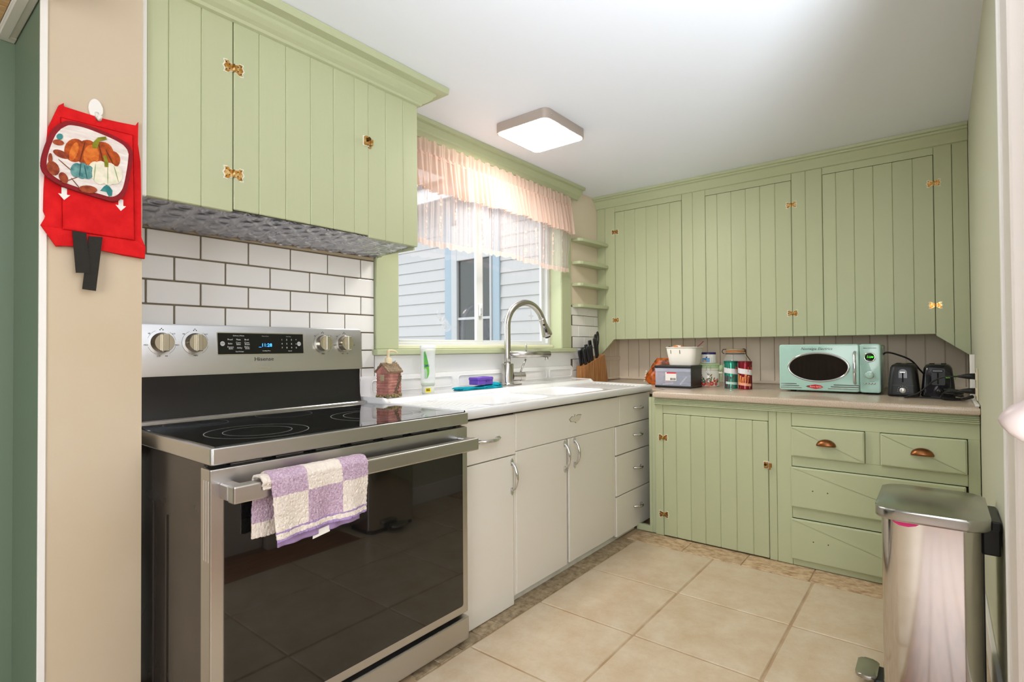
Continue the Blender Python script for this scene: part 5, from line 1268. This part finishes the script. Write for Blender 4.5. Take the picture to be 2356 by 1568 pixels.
# ============================================================ TOASTERS
def toaster(name, label, x0, y0, y1, gloss):
    cy = (y0+y1)/2; hw_ = (y0-y1)/2; h = .156
    t = thing(name, label, 'toaster', (x0+.12, cy, ZT), 0, 'black toasters on the counter')
    m = BLACKG if gloss else BLACKP
    bm = B(); rings = []
    for z_, ins in ((.003, .0), (.012, -.001), (.055, .002), (.10, .006), (.138, .010), (.150, .016), (.156, .026)):
        rings.append([bm.verts.new((u, v, ZT+z_)) for u, v in rrect(x0+ins, x0+.25-ins, cy-hw_+ins, cy+hw_-ins, .022, 5)])
    for i in range(len(rings)-1):
        n_ = len(rings[i])
        for j in range(n_): bm.faces.new((rings[i][j], rings[i][(j+1) % n_], rings[i+1][(j+1) % n_], rings[i+1][j])).smooth = True
    bm.faces.new(rings[0][::-1]); bm.faces.new(rings[-1]); bmesh.ops.recalc_face_normals(bm, faces=bm.faces[:])
    b0 = obj('shell', bm, m, t)
    for yy in (cy-.022, cy+.022): bx('bread_slot', mat('slot_black', (6, 6, 6), .9), t, x0+.05, x0+.20, yy-.010, yy+.010, ZT+.1555, ZT+.1575)
    def ff(u, v, d): return (x0+.0045+.05*max(0, v-ZT-.05)-d, u, v)
    if not gloss:
        bm = B(); prism(bm, rrect(cy-.0165, cy+.0165, ZT+.055, ZT+.132, .0160, 6), ff, -.001, .0014); tk = obj('lever_track', bm, BLACKG, t)
        bm = B(); prism(bm, rrect(cy-.003, cy+.003, ZT+.060, ZT+.118, .0028, 3), ff, .0012, .0022); obj('track_slot', bm, mat('slot_black', (6, 6, 6), .9), tk)
        bm = B(); prism(bm, rrect(cy-.0120, cy+.0120, ZT+.114, ZT+.1215, .0035, 3), ff, .001, .018, bev=.002); obj('lever', bm, mat('lever_silver', (214, 212, 206), .25, .6), t)
        bm = B(); lathe(bm, [(0, -.002), (.0135, -.002), (.0125, .010), (.010, .012), (0, .012)], (x0-.001, cy, ZT+.031), 24, '-X'); autosmooth(obj('browning_dial', bm, mat('lever_silver', (214, 212, 206), .25, .6), t), 40)
        decal('dial_mark', [ell(cy+.020*math.cos(a), ZT+.031+.020*math.sin(a), .0010, .0010, 6) for a in (math.radians(-40+i*26) for i in range(10))], ff, .0035, .0050, WTXT, t)
        bx('seam', mat('seam_grey', (70, 68, 66), .4), t, x0-.0008, x0+.004, cy-hw_+.018, cy+hw_-.018, ZT+.0535, ZT+.0548)
        bx('base_notch', mat('slot_black', (6, 6, 6), .9), t, x0-.0015, x0+.006, cy-.028, cy+.028, ZT+.001, ZT+.009)
    else:
        bm = B(); prism(bm, rrect(cy-.046, cy+.046, ZT+.004, ZT+.128, .020, 6), ff, -.001, .006, bev=.003, seg=2); autosmooth(obj('gloss_front', bm, mat('gloss_front_black', (30, 29, 34), .06), t), 40)
        bm = B(); prism(bm, rrect(cy-.026, cy+.024, ZT+.060, ZT+.138, .006, 4), ff, .002, .0072); obj('lever_panel', bm, BLACKP, t)
        bm = B(); prism(bm, rrect(cy-.003, cy+.003, ZT+.064, ZT+.118, .0028, 3), ff, .0065, .0078); obj('track_slot', bm, mat('slot_black', (6, 6, 6), .9), t)
        bm = B(); prism(bm, rrect(cy-.020, cy+.022, ZT+.122, ZT+.131, .004, 3), ff, .006, .026, bev=.003); obj('lever', bm, BLACKG, t)
        bm = B(); lathe(bm, [(0, 0), (.014, 0), (.012, .010), (0, .010)], (x0-.003, cy-.006, ZT+.032), 24, '-X'); obj('browning_dial', bm, BLACKG, t)
    return t
toaster('toaster', 'matte black toaster with silver lever and dial beside the microwave', 2.655, -1.778, -1.899, False)
tt = toaster('toaster', 'glossy black toaster in the corner with cords bundled beside it', 2.668, -1.908, -2.034, True)
bm = B(); prism(bm, [(2.74, ZT+.085), (2.752, ZT+.085), (2.748, ZT+.115), (2.740, ZT+.115)], lambda u, v, d: (u, d, v), -2.0365, -2.0335); obj('green_tape', bm, mat('green_tape', (120, 216, 40), .5), tt)

# outlet, plugs and cords
ow = thing('wall_outlet', 'beige wall outlet plate on the green wall above the counter', 'outlet', (2.45, YR, .86))
bx('plate', mat('beige_plate', (216, 204, 176), .4), ow, 2.405, 2.495, YR, YR+.006, .80, .935, .003, 2)
for z_ in (.835, .90): bx('socket', mat('socket_cream', (226, 218, 196), .4), ow, 2.428, 2.472, YR+.005, YR+.0085, z_-.017, z_+.017, .004, 2)
bx('cable_cover', WHITEP, ow, 2.62, 2.66, YR, YR+.016, .788, .99, .003); bx('cable_cover_rib', WHITEP, ow, 2.632, 2.637, YR+.014, YR+.019, .788, .99, .002); bx('cable_cover_rib', WHITEP, ow, 2.645, 2.650, YR+.014, YR+.019, .788, .99, .002)
bx('caulk_strip', WHITEP, ow, 2.275, 2.62, YR+.002, YR+.016, .7862, .797, .003)
def cord(name, label, plug, pts, r=.0032):
    t = thing(name, label, 'power cord', pts[-1], 0, 'cords bundled beside the glossy toaster')
    bm = B(); tube(bm, catmull(pts, 8), r, 8); obj('cable', bm, CORD, t)
    bm = B(); (x, y, z) = plug; tube(bm, [(x, y, z), (x+.004, y+.020, z), (x+.006, y+.040, z-.001), (x+.007, y+.056, z-.002)], [.013, .012, .008, .0045], 8); obj('plug', bm, BLACKP, t)
    return t
z0 = ZT+.005
c1 = cord('power_cord', 'black cord with green tape plugged into the upper outlet socket', (2.45, YR+.009, .900),
     [(2.456, YR+.064, .898), (2.46, -1.99, .893), (2.50, -1.955, .872), (2.52, -1.93, .845), (2.53, -1.90, .815), (2.555, -1.86, z0+.006), (2.575, -1.85, z0), (2.60, -1.90, z0), (2.59, -1.98, z0), (2.60, -2.04, z0), (2.64, -2.06, z0)])
bm = B(); tube(bm, [(2.4585, -2.012, .8945), (2.459, -1.998, .8935)], .0045, 8); obj('green_tape', bm, mat('green_tape', (120, 216, 40), .5), c1)
cord('power_cord', 'black cord plugged into the lower outlet socket', (2.45, YR+.009, .838),
     [(2.456, YR+.064, .836), (2.47, -2.0, .832), (2.50, -1.985, .815), (2.505, -1.98, z0+.008), (2.53, -2.0, z0), (2.55, -2.05, z0), (2.60, -2.06, z0), (2.62, -2.0, z0), (2.58, -1.985, z0), (2.54, -2.03, z0)])
c3 = thing('cord_bundle', 'tangled loop of black cord lying on the counter by the green wall', 'power cord', (2.55, -2.02, ZT), 0, 'cords bundled beside the glossy toaster')
P_ = []
for i in range(44):
    a = i*.62; P_.append((2.565+.035*math.cos(a)+.012*math.sin(a*.37), -2.025+.034*math.sin(a), z0+.010+.0012*i*(i < 22)+.018*abs(math.sin(a*.5+.4))))
bm = B(); tube(bm, P_, .0030, 6); obj('cable', bm, CORD, c3)
bm = B(); tube(bm, [(2.47, -2.085, z0+.022), (2.50, -2.062, z0+.010), (2.53, -2.05, z0+.004)], [.0075, .006, .004], 8); obj('plug', bm, BLACKP, c3)

# ============================================================ TRASH CAN
TX0, TX1, TY0, TY1 = 1.300, 1.625, -1.842, -2.060
tcn = thing('trash_can', 'rectangular stainless steel step trash can against the green wall', 'trash can', (1.46, -1.95, 0))
bm = B(); prism(bm, rrect(TX0, TX1, TY1, TY0, .040, 8), FZ, .022, .548); autosmooth(obj('can_body', bm, STEELP, tcn), 30)
bm = B(); prism(bm, rrect(TX0+.004, TX1-.004, TY1+.004, TY0-.004, .040, 8), FZ, .0, .024); autosmooth(obj('base_ring', bm, BLACKP, tcn), 30)
bm = B(); prism(bm, rrect(TX0-.014, TX1+.012, TY1-.018, TY0+.014, .050, 8), FZ, .549, .580, bev=.006, seg=3); autosmooth(obj('lid', bm, mat('lid_steel', (178, 176, 172), .2, 1, rvar=.08), tcn), 40)
bx('hinge_box', BLACKP, tcn, TX0+.07, TX1-.07, TY1-.038, TY1-.001, .475, .545, .004, 2); bx('hinge_cover', BLACKP, tcn, TX0+.07, TX1-.07, TY1-.040, TY1-.018, .540, .566, .004, 2)
bx('rear_rod', BLACKP, tcn, TX0+.115, TX0+.121, TY1-.007, TY1-.001, .02, .48)
bm = B(); prism(bm, rrect(1.40, 1.515, TY0+.022, TY0+.078, .018, 5), FZ, .030, .042, bev=.004, seg=2); pd = autosmooth(obj('pedal', bm, mat('lid_steel', (178, 176, 172), .2, 1), tcn))
bx('pedal_arm', BLACKP, pd, 1.41, 1.505, TY0-.004, TY0+.030, .012, .032, .004)
bm = B(); prism(bm, [(-1.868, .549), (-1.872, .543), (-1.885, .536), (-1.905, .535), (-1.922, .540), (-1.934, .549)], lambda u, v, d: (d, u, v), TX0-.0015, TX0-.0002); obj('liner_edge', bm, mat('pink_liner', (226, 40, 120), .5), tcn)

# ============================================================ DOOR KNOB AT THE RIGHT EDGE
d1 = bpy.data.objects.new('door_1', None); COL.objects.link(d1); d1.location = (.60, YR, 0); d1['kind'] = 'structure'; d1['label'] = 'open cream door folded back by the right edge'
ROOTLOC[d1.name] = Vector((.60, YR, 0))
bx('door_slab', mat('casing_paint', (228, 212, 200), .4), d1, .565, .840, YR-.07, YR-.03, .01, 2.0, .003)
bm = B(); lathe(bm, [(.014, .0), (.014, .012), (.036, .018), (.040, .030), (.037, .044), (.030, .058), (.021, .070), (.010, .079), (0, .083)], (.62, YR-.03, .913), 28, 'Y'); obj('knob', bm, mat('porcelain_knob', (196, 178, 172), .35), d1)

# ============================================================ ADDED UPLIGHTER, UNSEEN CEILING FILL (behind the camera)
UL = (-.30, -2.52)
fl_ = thing('added_uplighter', 'added unseen white drum uplighter giving ceiling fill from the next room', 'lamp', (UL[0], UL[1], 0))
bm = B(); lathe(bm, [(0, 0), (.14, 0), (.14, .012), (.03, .025), (0, .025)], (UL[0], UL[1], 0), 32); obj('base', bm, NICKEL, fl_)
bm = B(); tube(bm, [(UL[0], UL[1], .02), (UL[0], UL[1], .27)], .012, 12); obj('pole', bm, NICKEL, fl_)
HT = Matrix.Translation((0, 0, .36)) @ Matrix.Rotation(math.radians(20), 4, Vector((-.12, 1, 0)).normalized()) @ Matrix.Translation((0, 0, -.36))  # head tilted to steer the added fill away from the left cabinet
bm = B(); lathe(bm, [(.02, .30), (.19, .33), (.20, .36), (.20, .575), (.194, .575), (.194, .37), (.18, .345), (.02, .32)], (0, 0, 0), 40)
bmesh.ops.transform(bm, matrix=HT, verts=bm.verts[:]); obj('fill_baffle', bm, mat('white_drum', (225, 225, 222), .6), fl_, False)
l = bpy.data.lights.new('added_ceiling_fill', 'AREA'); l.shape = 'DISK'; l.size = .36; l.energy = 92; l.color = (.87, .945, 1.0)  # added fill aimed upward to brighten the kitchen ceiling
lo2 = bpy.data.objects.new('added_ceiling_fill', l); COL.objects.link(lo2); lo2.parent = fl_
lo2.matrix_local = HT @ Matrix.Translation((0, 0, .365)) @ Matrix.Rotation(PI, 4, 'X')
